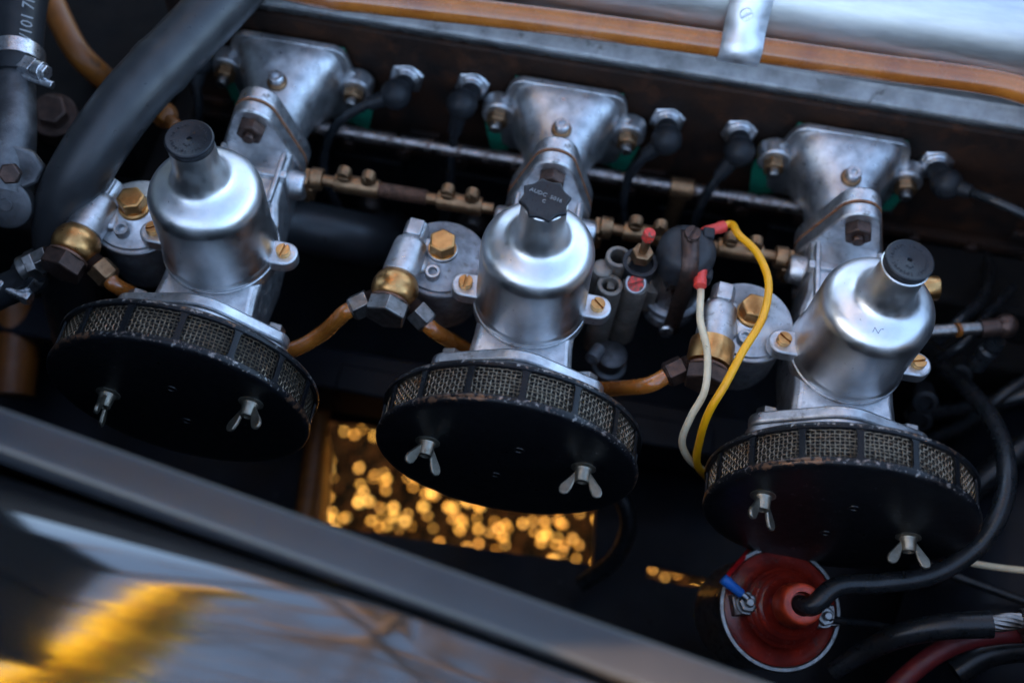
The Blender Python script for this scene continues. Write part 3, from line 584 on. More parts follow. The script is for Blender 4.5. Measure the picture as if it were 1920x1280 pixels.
# ================================================================== AIR FILTERS
def filter_proto():
    t = thing('air_filter', '', 'air filter', (0, 0, 0), 'black pancake air filters')
    def L(): m = MB(); m.M = frame((0, 0, 0), (0, -1, 0), (1, 0, 0)); return m     # local z = forward (-Y); y=-94.5 is the middle
    h = 13.5
    m = L(); m.lathe([(24, -h + .5), (24, -h - 1), (74, -h - 1.2), (78.5, -h - .6), (81.2, -h + .6), (82.3, -h + 1.8), (82.5, -h + 3.2), (82.1, -h + 4.4), (80.8, -h + 4.6)], 128, (False, False)); m.build('back_plate', 'paint_chipped', t, ang=50)
    pr = [(80.6, h - 3.8), (82.0, h - 3.9), (82.3, h - 2.5), (82.0, h - .8), (81.0, h + .3), (79.4, h + .7), (74, h + .8), (40, h + .8), (5, h + .8)]
    m = L(); m.lathe(pr, 128, (False, True)); fc = m.build('front_cover', 'paint_chipped', t, ang=50)
    for ax, az in ((6, 24), (-4, -20)):
        m = L(); m.M = m.M @ Mx.Translation((ax, -az if False else az, h + .6)); m.lathe([(3.8, 0), (3.4, .9), (2.6, .9), (2.2, .1)], 20); m.build('pressed_dimple', 'paint_chipped', fc)
    # window frame: 16 bars flared at both ends, bent round the drum
    fr = L(); n = 16; z0, z1 = -h + 4.0, h - 3.6
    for i in range(n):
        ac = 2 * pi * i / n; rows = []
        for q in [0, .04, .09, .16, .5, .84, .91, .96, 1]:
            z = z0 + (z1 - z0) * q; e = min(q, 1 - q) * (z1 - z0); w = 1.75 + 2.6 * max(0, 1 - e / 2.6) ** 2
            rows.append([(r * cos(ac + s_ * w / 80), r * sin(ac + s_ * w / 80), z) for r, s_ in ((80.0, -1), (81.3, -1), (81.4, 0), (81.3, 1), (80.0, 1))])
        b_ = MB(); b_.M = fr.M; b_.rings(rows); b_.build('window_bar', 'paint_chipped', t, ang=40)
    for a, b2 in ((z0 - .5, z0 + .7), (z1 - .7, z1 + .5)):
        m = L(); m.lathe([(79.8, a), (81.2, a), (81.2, b2), (79.8, b2)], 128, (False, False)); m.build('window_rail', 'paint_chipped', t)
    # woven wire gauze
    m = L(); nv = 184; rw = 78.6; pit = 2 * pi / nv; rows = 9; rr = .34
    zz = [z0 - .5 + (z1 - z0 + 1) * (i + .5) / rows for i in range(rows)]
    rq = random.Random(5)
    for i in range(nv):
        a = i * pit; pts = []; sw = rq.uniform(-.16, .16) * pit; ph = rq.uniform(-.25, .25)
        for j in range(rows * 2 + 1):
            z = z0 - .5 + (z1 - z0 + 1) * j / (rows * 2); wv = (1 if (i + j // 2) % 2 else -1) * (.5 if j % 2 else 0) 
            aa = a + sw * sin(3 * j / rows + ph) + rq.uniform(-.06, .06) * pit; r = rw + wv
            pts.append(V((r * cos(aa), r * sin(aa), z)))
        m.tube(pts, rr, 4, 1, (False, False))
    for j, z in enumerate(zz):
        rg = []
        for i in range(nv * 2):
            a = i * pit / 2; wv = -(1 if (i // 2 + j) % 2 else -1) * (.5 if i % 2 == 0 else 0)
            r = rw + wv; dz = .10 * sin(i * .31 + j * 2) + .40 * noise.noise(V((i * .12, j * 3.1, 0))); c, s_ = cos(a), sin(a)
            rg.append([((r + rr) * c, (r + rr) * s_, z + dz), (r * c, r * s_, z + dz + rr), ((r - rr) * c, (r - rr) * s_, z + dz), (r * c, r * s_, z + dz - rr)])
        m.rings(rg + [rg[0]], True, (False, False))
    gz = m.build('wire_gauze', 'gauze', t, ang=60); gz['kind'] = 'stuff'
    m = L(); m.lathe([(75.0, -h + 1), (75.0, h - .5)], 96, (False, False)); m.build('filter_core', 'gauze_core', t)
    return t
def wing_nut(parent, x, z, ang, y0):
    m = MB().at((x, y0, z), (0, -1, 0), (cos(ang), 0, sin(ang)))
    m.lathe([(7.6, 0), (7.8, .9), (5.6, 1.6), (5.0, 3), (4.4, 9.5), (3.9, 10), (2.6, 10), (2.4, 6)], 28)
    nut = m.build('wing_nut', 'wing_nut', parent, ang=40)
    poly = [(2.6, 2.5), (5.8, 4.5), (10, 10), (14.0, 15), (15.2, 18.6), (14.2, 21.8), (11.2, 23.0), (8.2, 21.6), (6.0, 17), (4.5, 11.0), (3.0, 9.0)]
    poly = [(q * .88, w * .84) for q, w in poly]
    for sx in (1, -1):
        b_ = MB().at((x, y0, z), (0, -1, 0), (cos(ang), 0, sin(ang)))
        p = [(sx * q, w) for q, w in poly]
        if sx < 0: p.reverse()
        b_.rings([[(q, -1.25, w) for q, w in p], [(q, 1.25, w) for q, w in p]]); b_.build('ear', 'wing_nut', nut, bevel=.8, seg=2)
    return nut
FO = (V((XS[0] + 2, -94.5, ZC)), V((XS[1] + 2, -94.5, ZC)), V((XS[2] + 2, -94.5, ZC)))
proto = filter_proto()
FL = ('left air filter with chipped black rim, in front of the left carburettor', 'middle air filter in front of the carburettor with star-shaped cap', 'right air filter in front of the right carburettor, above the red coil')
PH = (-13.3, 2.9, -9.2); fs = []
for k in range(3):
    f = proto if k == 0 else copy_tree(proto)
    fs.append(f)
for k, f in enumerate(fs):
    f.location = FO[k] * S; f['label'] = FL[k]; f.name = 'air_filter'
    a = R(PH[k]) - R(90)
    for ch in f.children:
        if ch.name.startswith(('window_bar', 'back_plate', 'front_cover', 'wire_gauze')): ch.rotation_euler.y = R(PH[k]) + (0 if not ch.name.startswith(('window_bar', 'wire')) else 0)
WN = (((-249.7, -22.4, 1.45), (-155.0, 1.0, .55)), ((-46.6, -11.0, -.65), (49.6, -9.1, .12)), ((157.9, -3.7, -.75), (254.7, -27.8, .05)))
for k in range(3):
    for x, z, a in WN[k]: wing_nut(fs[k], x - FO[k].x, z - ZC, a, -14.2)

# ================================================================== THROTTLE LINKAGES
def linkage(xa, xb, label, coups, spring, ends):
    y, z = 80, -21.5
    t = thing('throttle_linkage', label, 'linkage', (xa, y, z), 'brass throttle linkages')
    m = MB().at((0, 0, 0), (1, 0, 0)); m.lathe([(4.3, 0), (4.3, xb - xa)], 20); m.build('shaft', 'brass_dull', t)
    for c, w in coups:
        c -= xa
        m = MB().at((c, 0, 0), (1, 0, 0)); m.lathe([(6.6, -w / 2), (6.9, -w / 2 + .8), (6.9, w / 2 - .8), (6.6, w / 2)], 28); cu = m.build('coupling', 'brass_dull', t, bevel=.3)
        for sx in (-1, 1):
            cx = c + sx * w * .27
            m = MB().at((cx, 1.5, 2), (0, -1, .0), (1, 0, 0))
            pts = [(-5.2, -2), (5.2, -2), (5.0, 9)] + [(5.0 * cos(R(q)), 9 + 5.0 * sin(R(q))) for q in range(20, 161, 20)] + [(-5.0, 9)]
            m.prism(pts, -3.0, 3.0); lgg = m.build('clamp_lug', 'brass_dull', cu, bevel=.8)
            slot_screw(lgg, (cx, -1.6, 11.4), (0, -1, .25), 4.4, 2.8, 'brass_dull', 'screw', .9 + sx)
    if spring:
        m = MB().at((spring[0] - xa, 0, 0), (1, 0, 0)); L_ = spring[1] - spring[0]; n = int(L_ / 1.9)
        m.lathe([q for i in range(n) for q in ((5.0, i * 1.9), (5.9, i * 1.9 + .95))], 24); m.build('flexible_coupling', 'copper_rusty', t, ang=20)
    for ex, sgn in ends:
        ex -= xa
        m = MB().at((ex, 0, 0), (sgn, 0, 0)); m.lathe([(7.6, -3), (8.2, -2), (8.2, 5), (7.4, 6)], 24); m.build('collar', 'brass_dull', t, bevel=.4)
        m = MB(); m.box(ex + sgn * 7 - 4, ex + sgn * 7 + 12 * (sgn > 0) + 4 - 12 * 0, -8, 8, -16, -3); m.box(ex + sgn * 8 - 2, ex + sgn * 8 + 2, -10, 4, -16, 6); m.build('lever', 'brass_dull', t, bevel=.8)
        slot_screw(t, (ex + sgn * 15, -8, 2), (0, -1, .4), 5.4, 4, 'steel_grey')
    return t
PX = lambda x, y: at(x, y, Y=80).x
linkage(PX(585, 338), PX(925, 393), 'brass throttle linkage between the left and middle carburettors', [(PX(668, 335), 26 + 6), (PX(862, 368), 32)], (PX(702, 340), PX(806, 360)), [(PX(598, 335), -1)])
linkage(PX(1100, 424), PX(1500, 487), 'brass throttle linkage behind the black solenoid, between middle and right carburettors', [(PX(1212, 435), 32), (PX(1390, 462), 32)], None, [(PX(1140, 428), -1), (PX(1462, 478), 1)])

# ================================================================== SPARK PLUGS
def plug(px, py, boot, lead, label, r=11.5, rs=(3.4,)):
    p = at(px, py, Y=186); t = thing('spark_plug', label, 'spark plug', p, 'spark plugs with black leads')
    ax = V((0, -1, .28)).normalized()
    m = MB().at(ax * -10, ax); m.lathe([(17.5, 0), (17.5, 4.2)], 32); m.build('dark_hole_disc', 'block_black', t)  # solid black disc, its colour standing in for the dark of the plug hole
    m = MB().at((0, 0, 0), ax); m.lathe([(8, -8), (14.0, -6), (14.0, -2)], 28); m.hexa(13.8, -2, 7, .12, .3); m.lathe([(10.4, 7), (10.4, 9), (8.8, 10), (8.8, 12.5)], 24); m.build('plug_hex', 'zinc', t, bevel=.5)
    b0 = at(*boot, Y=186 - 26) - p
    m = MB(); m.tube([ax * 11, ax * 15, (ax * 18 + b0) / 2, b0], [7.4, 7.8, 8.2, 8.6], 24, 4); m.at(b0, ax); m.ball(r)
    L0 = at(*lead[0][:2], Y=lead[0][2]) - p
    m.M = Mx(); dd = (L0 - b0); m.tube([b0, b0 + dd * .5, L0], [6.8, 6.0, 5.2], 20, 4); bt = m.build('boot', 'rubber_black', t, ang=50)
    pts = [b0 + dd * .9] + [at(a, b_, Y=c) - p for a, b_, c in lead]
    m = MB(); m.tube(pts, 3.6, 14, 8); m.build('lead', 'cable_black', t, ang=60)
plug(765, 140, (742, 177), [(690, 195, 152), (640, 225, 146), (612, 270, 140), (608, 330, 132), (640, 400, 130)], 'spark plug with its lead arching left, beside the left manifold')
plug(888, 155, (866, 195), [(852, 248, 154), (846, 300, 148), (842, 360, 140), (830, 420, 140)], 'spark plug with its lead hanging straight down, left of the middle manifold')
plug(1252, 220, (1250, 262), [(1210, 292, 154), (1180, 330, 148), (1168, 380, 140), (1172, 440, 140)], 'spark plug just right of the middle manifold, lead curving down left')
plug(1386, 242, (1386, 284), [(1348, 330, 150), (1320, 372, 142), (1300, 420, 138), (1290, 460, 138)], 'spark plug between brass rail bracket and right manifold, lead running behind the solenoid')
plug(1752, 300, (1775, 345), [(1820, 360, 152), (1865, 377, 140), (1925, 405, 130), (2000, 450, 120)], 'rightmost spark plug, its lead running out at the right edge')
plug(400, 95, (372, 120), [(368, 160, 150), (372, 210, 140), (360, 300, 120)], 'spark plug half hidden behind the thick grey hose', r=9)

# ================================================================== FUEL HOSES
def hose(name, pts, r, mt, label, cat, n=10):
    m = MB(); m.tube(pts, r, 20, n); o = m.build(name, mt, ang=60); tag(o, label, cat); return o
(u2l, d2l), (u2r, d2r), (u3l, d3l), (u1r, d1r), (u1l, d1l) = UN[(1, 'L')], UN[(1, 'R')], UN[(2, 'L')], UN[(0, 'R')], UN[(0, 'L')]
hose('fuel_pipe', [u2l - d2l * 2, u2l + d2l * 6, at(600, 628, Z=-38), at(535, 658, Z=-50), at(430, 655, Z=-62), at(330, 590, Z=-60), u1r + d1r * 8, u1r - d1r * 2], 5.3, 'amber_pipe', 'amber fuel pipe sagging between left and middle carburettors', 'fuel pipe')
hose('fuel_pipe', [u2r - d2r * 2, u2r + d2r * 8, at(900, 668, Z=-62), at(1010, 724, Z=-70), at(1110, 729, Z=-58), u3l + d3l * 16, u3l - d3l * 2], 5.3, 'amber_pipe', 'amber fuel pipe between middle and right carburettors', 'fuel pipe')
lh = thing('rubber_hose', 'black rubber fuel hose clamped to the left carburettor at the left edge', 'hose', u1l)
q0 = [d1l * -6, d1l * 10, at(60, 520, Z=-22) - u1l, at(0, 548, Z=-30) - u1l, at(-90, 590, Z=-40) - u1l]
m = MB(); m.tube([q0[1], q0[2], q0[3], q0[4]], 11, 22, 8); m.build('hose', 'rubber_black', lh)
m = MB().at(d1l * -4, d1l); m.lathe([(9, 0), (9, 12)], 24); m.hexa(10.5, 0, 7, .1); m.build('hose_tail', 'steel_grey', lh, bevel=.5)
dd = (q0[2] - q0[1]).normalized(); m = MB().at(q0[1] + dd * 3, dd); m.lathe([(11.2, 0), (11.9, .1), (11.9, 8), (11.2, 8.1)], 32, (False, False)); cb = m.build('clamp_band', 'zinc', lh)
m = MB().at(q0[1] + dd * 7 + V((-4, -12, -4)), (.8, -.2, -.1)); m.lathe([(4, -9), (4, 6)], 16); m.hexa(5, 6, 10); m.lathe([(5, -12), (5, -9)], 16); m.build('clamp_screw', 'zinc', cb, bevel=.4)

# thick grey coolant hose, upper left
hp_ = [V((-150, 420, 40)), V((-190, 300, 76)), at(500, -90, Z=70), at(420, 0, Z=62), at(330, 95, Z=54), at(245, 185, Z=44), at(170, 290, Z=26), at(125, 380, Z=0), at(118, 470, Z=-40), at(135, 560, Z=-100), at(150, 640, Z=-170)]
m = MB(); P = smooth(hp_, 10); n_ = len(P); rr_ = [19.4 + (1.0 * math.exp(-((i / n_ - .43) / .012) ** 2)) for i in range(n_)]
m.tube(P, rr_, 36, 1); bh = m.build('coolant_hose', 'rubber_grey', ang=60); tag(bh, 'thick grey rubber coolant hose crossing the upper left corner', 'hose')

# hose and casting at the left edge
lp = [at(55, -60, Z=52), at(38, 20, Z=48), at(30, 115, Z=42), at(28, 150, Z=38)]
h2 = thing('upper_hose', 'black rubber hose with faded print, clamped to the casting at the left edge', 'hose', lp[3])
m = MB(); m.tube([p - lp[3] for p in lp[:3]] + [(lp[2] - lp[3]) * .2], 16.5, 28, 8); m.build('hose', 'rubber_black', h2, ang=60)
a_, b_ = lp[2] - lp[3], (lp[1] - lp[3]); dd = (b_ - a_).normalized(); up = (CC - lp[2]).normalized()
text_mesh(h2, 'faded_print', '/101 7H', 11, a_ + dd * 26 + (up - dd * up.dot(dd)).normalized() * 16.6 + V((5.5, 0, 0)), (up - dd * up.dot(dd)).normalized() + V((.25, 0, 0)), dd, 'white_print', .05)
m = MB().at(a_ * .75, dd); m.lathe([(17.4, 0), (18, .2), (18, 11), (17.4, 11.2)], 40, (False, False)); cb = m.build('clamp_band', 'zinc', h2)
sc_ = a_ * .85 + V((17, -8, 8))
m = MB().at(sc_, (1, -.25, .1)); m.box(-5, 5, -5, 5, -12, 2); m.lathe([(6.3, 3), (6.3, 9)], 20); m.hexa(5.2, 9, 12.5); m.at(sc_ + V((6, -6, -4)), (1, -.2, 0)); m.lathe([(2.6, -12), (2.6, 10)], 12); m.build('clamp_screw', 'zinc', cb, bevel=.5)
tc_ = thing('thermostat_casting', 'cast aluminium water outlet below the clamped hose at the left edge', 'casting', at(20, 400, Z=0)); t0 = at(20, 400, Z=0)
m = MB(); m.tube([lp[3] - t0 + (lp[2] - lp[3]) * .5, at(30, 200, Z=34) - t0, at(22, 270, Z=26) - t0, at(5, 350, Z=10) - t0], [12, 12.5, 15, 19], 28, 6); m.build('neck', 'aluminium_grimy', tc_)
m = MB().at(at(12, 312, Z=24) - t0, (.25, -.65, .7), (1, 0, 0)); m.prism([(x, y) for x, y in [(-40, -10), (-30, -16), (6, -16), (20, -8), (24, 3), (16, 12), (-6, 18), (-40, 16)]], -4, 5); m.build('outlet_flange', 'aluminium_grimy', tc_, bevel=2)
m = MB().at(at(15, 382, Z=8) - t0, (.15, -.75, .65), (1, 0, 0)); m.lathe([(16, -6), (16, 3), (14, 4)], 36); m.lathe([(4.5, 4), (4.5, 5)], 16); lg_ = m.build('lifting_ear', 'aluminium_grimy', tc_, bevel=1)
hex_bolt(tc_, at(22, 325, Z=30) - t0, (.2, -.65, .7), 7, 6, 'bolt_brown')

# orange chassis tubes, upper left
hose('chassis_tube', [at(70, -60, Z=-20), at(105, 20, Z=-25), at(140, 90, Z=-32), at(175, 130, Z=-45), at(230, 175, Z=-75)], 9.5, 'orange_paint', 'orange painted tube descending behind the thick grey hose', 'tube')
hose('chassis_tube', [at(85, 40, Z=-70), at(95, 160, Z=-90), at(130, 230, Z=-100)], 8, 'orange_paint', 'darker orange tube deep behind the hose clamp', 'tube')
hose('chassis_tube', [at(28, 560, Z=-210), at(32, 640, Z=-225), at(22, 740, Z=-240)], 18, 'orange_paint', 'orange painted tube low at the left edge', 'tube')
m = MB(); q = at(310, 215, Z=-10); m.at(q, (.3, -.4, .6)); m.lathe([(9, -20), (9, -2), (6, 0), (6, 8), (4.4, 9)], 20); m.ball(8); m.at(q + V((9, -9, 3)), (.6, -.6, .3)); m.lathe([(5, -6), (5, 6), (4, 7)], 16)
o = m.build('drain_tap', 'orange_paint', bevel=.5); tag(o, 'small orange fitting beside the thick grey hose', 'fitting')
m = MB(); q = at(100, 215, Z=-40); m.at(q, (.2, -.3, 1)); m.hexa(12, 0, 12); m.lathe([(17, -20), (17, 0)], 24); m.at(q + V((-24, -4, -8)), (0, -.5, 1)); m.hexa(9, 0, 9); m.lathe([(14, -20), (14, 0)], 24)
o = m.build('pump_bolts', 'bolt_brown', bevel=.6); tag(o, 'pair of dark bolts on bosses behind the grey hose', 'bolts')
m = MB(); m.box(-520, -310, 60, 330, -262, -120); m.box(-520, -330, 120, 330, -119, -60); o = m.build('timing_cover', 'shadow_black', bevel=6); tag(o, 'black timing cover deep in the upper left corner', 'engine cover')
hose('lower_hose', [at(500, 425, Z=-95), at(560, 425, Z=-105), at(640, 440, Z=-115), at(700, 450, Z=-135), at(730, 440, Z=-200)], 21, 'rubber_grey', 'dark grey rubber hose elbow under the brass linkage', 'hose')

hose('breather_hose', [at(1120, 880, Z=-180), at(1165, 930, Z=-185), at(1178, 990, Z=-200), at(1150, 1050, Z=-225), at(1090, 1095, Z=-250)], 6.5, 'cable_black', 'black breather hose curving down beside the floor opening', 'hose')
# ================================================================== STARTING SOLENOID
sx_, sy_ = 96.0, 47.0
sol = thing('starting_solenoid', 'auxiliary starting carburettor with black capped solenoid and brown strap', 'solenoid', (sx_, sy_, -60)); so_ = V((sx_, sy_, -60))
def L(): return MB(Mx.Translation(-so_))
m = L(); m.M = m.M @ Mx.Translation((sx_, sy_, 0)); m.lathe([(15, -50), (17.5, -46), (17.5, 4)], 40); m.build('can', 'steel_dark', sol)
m = L(); m.M = m.M @ Mx.Translation((sx_, sy_, 0)); m.lathe([(18.0, -44), (21.5, -42), (21.5, -38), (18.0, -36)], 40); m.lathe([(16, -62), (19, -58), (19, -50), (17, -49)], 40); m.build('can_flange', 'aluminium_sooty', sol, bevel=.5)
m = L(); m.M = m.M @ Mx.Translation((sx_, sy_, 0)); m.lathe([(19.2, -2), (19.6, 0), (19.6, 11), (18.8, 16), (16, 19.5), (11, 21.5), (5, 22.2)], 48); cp = m.build('cap', 'bakelite_black', sol, ang=40)
m = L(); m.M = m.M @ Mx.Translation((sx_, sy_, 0)); m.box(8, 16, 8, 16, 4, 22); m.box(10, 19, -16, -8, -1, 10); m.build('terminal_block', 'bakelite_black', cp, bevel=1.5)
pth = [(14, 10), (10, 20.5), (6, 23), (-6, 23), (-14, 20), (-19, 14), (-20.6, 4), (-21.2, -20), (-22.5, -45), (-22.5, -56)]
m = L(); m.M = m.M @ frame((sx_, sy_, 0), (0, 0, 1), (1, .12, 0)); m.rings([[(-5.6, y, z), (5.6, y, z)] for y, z in pth], False, (False, False)); st = m.build('strap', 'bolt_brown', sol, ang=60); so = st.modifiers.new('solid', 'SOLIDIFY'); so.thickness = .0013; so.offset = 1
slot_screw(st, V((sx_ + .5, sy_ + 5, 23.5)) - so_, (0, -.1, 1), 5.4, 4.6, 'bolt_brown', 'screw', 1.2)
m = L(); m.M = m.M @ frame((sx_, sy_ - 22.5, -50), (0, -1, .3)); m.lathe([(5, 0), (5, 4), (4, 5)], 20); m.build('strap_pin', 'zinc', st)
# valve casting to the left
vx, vy = 60, 33
m = L()
for cx, cy, zt, zb, r, hole in ((50, 22, -4, -84, 8.6, 5.8), (52.5, 40, 4, -70, 8.6, 6.0), (43.5, 33, -2, -50, 7.0, 0), (67, 29, -8, -76, 9.0, 0)):
    m.M = Mx.Translation(-so_) @ Mx.Translation((cx, cy, 0))
    m.lathe([(r, zb), (r, zt - .6), (r - .5, zt)] + ([(hole, zt), (hole - .3, zt - .4), (hole - .4, zt - 26)] if hole else [(r * .6, zt + 1)]), 28)
m.M = Mx.Translation(-so_); m.box(48.5, 53.5, 22, 40, -60, -9); m.box(52, 66, 25, 31, -58, -16); m.box(60, 84, 33, 43, -46, -22)
m.build('valve_casting', 'casting_stained', sol, bevel=1.6)
m = L(); m.M = m.M @ Mx.Translation((67, 37, 0)); m.lathe([(9, -14), (10.2, -12), (10.2, 2), (11.6, 4), (11.6, 6), (9, 6), (9, 0)], 32); m.build('valve_barrel', 'bakelite_black', sol)
m = L(); m.M = m.M @ frame((67, 40, 6), (0.04, .05, 1)); m.hexa(7.4, 0, 8); m.lathe([(3.0, 8), (3.0, 22)], 16); vs_ = m.build('adjuster', 'brass_dull', sol, bevel=.4)
m = L(); m.M = m.M @ frame((67.8, 41.2, 27), (0.04, .05, 1)); m.lathe([(4.1, 0), (4.1, 6), (3.6, 7)], 20); hd = m.build('adjuster_head', 'red_paint', vs_, bevel=.3)
slot_screw(sol, V((66.5, 25, -2)) - so_, (-.05, -.55, .8), 5.6, 5, 'red_paint', 'red_screw', .5)
m = L(); m.M = m.M @ frame((66.5, 25, -2), (-.05, -.55, .8)); m.lathe([(7.4, -9), (7.4, -1), (6.6, 0)], 24); m.build('screw_boss', 'aluminium_cast', sol)
m = L(); m.M = m.M @ Mx.Translation((62, 5, 0)); m.lathe([(9, -98), (10.5, -96), (10.5, -84), (12.5, -83), (12.5, -80), (9.6, -79), (9.6, -71), (11, -70), (11, -65), (8, -63)], 32); m.build('valve_bowl', 'aluminium_grimy', sol)
m = L(); m.M = m.M @ frame((50, 0, -60), (-.4, -1, .2)); m.lathe([(5, -6), (5, 6), (3, 6), (3, 2)], 20); m.build('spigot', 'aluminium_sooty', sol)

def terminal(p, d, label_mat):
    pass
t1 = at(1349, 427, Z=14); t1d = (at(1362, 424, Z=14) - at(1338, 431, Z=14)).normalized()
yw = [t1 - t1d * 2, t1 + t1d * 9, at(1385, 440, Z=22), at(1420, 475, Z=26), at(1441, 530, Z=28), at(1430, 595, Z=30), at(1392, 660, Z=30), at(1360, 720, Z=24), at(1328, 775, Z=8), at(1312, 825, Z=-18), at(1307, 870, Z=-50), at(1330, 900, Z=-90)]
w1 = thing('yellow_wire', 'yellow wire with red crimp terminal running from the black solenoid cap', 'wire', t1)
m = MB(); m.tube([p - t1 for p in yw], 2.55, 14, 10); m.build('insulation', 'wire_yellow', w1, ang=60)
m = MB().at(-t1d * 9, t1d); m.lathe([(2.6, -4), (3.5, -3), (3.9, 0), (3.7, 7), (4.1, 8.5), (4.0, 13), (3.0, 13.4)], 20); m.build('crimp_terminal', 'red_terminal', w1, bevel=.2)
t2 = at(1313, 522, Z=12); cw = [t2, at(1314, 545, Z=8), at(1313, 600, Z=12), at(1326, 660, Z=14), at(1322, 730, Z=10), at(1296, 780, Z=-2), at(1279, 825, Z=-20), at(1290, 858, Z=-40), at(1318, 882, Z=-70)]
w2 = thing('cream_wire', 'cream wire with red crimp terminal hanging below the black solenoid cap', 'wire', t2)
m = MB(); m.tube([p - t2 for p in cw], 2.35, 14, 10); m.build('insulation', 'wire_cream', w2, ang=60)
d2 = (at(1315, 500, Z=12) - at(1313, 545, Z=12)).normalized(); m = MB().at(-d2 * 5, d2); m.lathe([(3.4, -1.4), (4.3, -1), (4.3, 4), (3.9, 5), (3.9, 8), (4.3, 9), (4.3, 16), (3.6, 16.6)], 20); m.build('crimp_terminal', 'red_terminal', w2, bevel=.2)
m = MB().at(d2 * 9, d2); m.box(-2.6, 2.6, -.6, .6, -1, 11); m.build('blade', 'zinc', w2)

# ================================================================== IGNITION COIL
cc_ = at(1462, 1140, Z=-105); cax = V((.03, -.22, 1)).normalized()
coil = thing('ignition_coil', 'ignition coil with dirty red top and bright metal rim, below the right filter', 'coil', cc_ - cax * 60); k0 = cc_ - cax * 60
def L(): m = MB(); m.M = frame(cax * 60, cax, (1, 0, 0)); return m
m = L(); m.lathe([(37, -90), (38.5, -86), (38.5, -2)], 56); m.build('can', 'steel_dark', coil)
m = L(); m.lathe([(38.6, -6), (40.6, -5), (41.2, -1), (40.2, 1.4), (38.2, 1.6), (37.6, -.5)], 72, (False, False)); m.build('rim', 'steel_grey', coil)
m = L(); m.lathe([(37.7, -3), (37.2, .8), (34, 1.8), (30, 2.4), (27.4, 4), (24.6, 6), (26, 9), (25.4, 10), (22.2, 11), (23.6, 14), (23, 15), (19.8, 16), (21.2, 19), (20.4, 20), (17.4, 21), (18.4, 24), (17.4, 25), (15, 27), (14.0, 30)], 64); tp = m.build('top', 'red_bakelite', coil, ang=50)
m = L(); m.lathe([(13.9, 29.5), (14.2, 34), (13.4, 42), (12.8, 49), (11.2, 50.2), (7.6, 49.8), (7.2, 42)], 40, (False, True)); m.build('tower', 'red_tower', tp, ang=50)
for px, py, r in ((1403, 1130, 0), (1548, 1155, .4)):
    p = at(px, py, Z=-90) - k0
    m = MB().at(p - cax * 10, cax, (1, .3, 0)); m.box(-9, 9, -7, 7, -9, 5.5); m.build('terminal_block', 'steel_dark', coil, bevel=1)
    m = MB().at(p - cax * 4, cax); m.lathe([(7.4, 0), (7.4, 1.2)], 24); m.hexa(6.4, 1.2, 6, .12, r); m.lathe([(3.0, 6), (3.0, 10), (2.4, 10.6)], 16); m.build('terminal_nut', 'steel_grey', coil, bevel=.4)
b_ = [at(1400, 1124, Z=-88), at(1382, 1106, Z=-85), at(1364, 1094, Z=-84), at(1364, 1080, Z=-84), at(1380, 1060, Z=-92), at(1398, 1040, Z=-100), at(1420, 1010, Z=-130)]
bw = thing('coil_wire', 'thin red wire with blue crimp connector on the coil terminal', 'wire', b_[1])
m = MB(); m.tube([p - b_[1] for p in b_[2:]], 1.7, 12, 8); m.build('insulation', 'wire_red', bw)
dd = (b_[2] - b_[0]).normalized(); m = MB().at(-dd * 2, dd); m.lathe([(2.8, -2), (3.3, -1), (3.3, 8), (3.7, 9), (3.5, 14), (2.2, 14.5)], 20); m.build('crimp_connector', 'wire_blue', bw)
m = MB().at(-dd * 8, dd); m.lathe([(2.5, -2), (2.8, 6)], 14); m.build('ring_tongue', 'zinc', bw)
tw_ = frame(cax * 60, cax, (1, 0, 0)) @ V((0, 0, 47)) + k0
ht = [tw_ - cax * 6, tw_ + cax * 3 + V((6, 0, 0)), at(1570, 1099, Z=-52), at(1650, 1093, Z=-50), at(1745, 1078, Z=-48), at(1825, 1030, Z=-40), at(1872, 965, Z=-30), at(1888, 890, Z=-30), at(1872, 810, Z=-45), at(1825, 740, Z=-70), at(1770, 690, Z=-100), at(1730, 650, Z=-130)]
hose('ignition_lead', ht, 6.2, 'cable_black', 'heavy black ignition lead looping from the coil round the right filter', 'cable')
hose('black_wire', [at(1552, 1160, Z=-90), at(1600, 1166, Z=-97), at(1660, 1175, Z=-110), at(1740, 1200, Z=-125), at(1840, 1225, Z=-140)], 2.6, 'cable_black', 'thin black wire leaving the right coil terminal', 'wire')

# ================================================================== RIGHT-HAND CLUTTER
m = MB(); m.rings([[at(1640, 1300, Z=-160), at(1700, 1090, Z=-165), at(1725, 960, Z=-170), at(1760, 800, Z=-175), at(1800, 740, Z=-180)], [at(2100, 1340, Z=-100), at(2080, 1100, Z=-110), at(2080, 960, Z=-118), at(2080, 800, Z=-120), at(2080, 720, Z=-120)]], False, (False, False)); o = m.build('inner_panel', 'panel_blueblack', ang=30); so = o.modifiers.new('solid', 'SOLIDIFY'); so.thickness = .002; tag(o, 'blue-black inner body panel at the right edge', 'body panel')
m = MB(); m.box(430, 436, -420, 420, -280, 180); o = m.build('bulkhead', 'panel_blueblack'); tag(o, 'dark bulkhead closing the engine bay beyond the right edge', 'bulkhead')
bc = thing('battery_cable', 'black sleeved cable with bare braided end in the lower right corner', 'cable', at(1850, 1170, Z=-60)); q0 = at(1850, 1170, Z=-60)
m = MB(); m.tube([p - q0 for p in (at(1560, 1260, Z=-110), at(1620, 1222, Z=-95), at(1690, 1190, Z=-75), at(1770, 1174, Z=-64), at(1858, 1170, Z=-58))], [5.5, 6.5, 7.6, 8.2, 8.4], 20, 8); m.build('sleeve', 'cable_black', bc, ang=60)
m = MB(); pa = [p - q0 for p in (at(1850, 1169, Z=-58), at(1885, 1166, Z=-56), at(1912, 1163, Z=-55))]
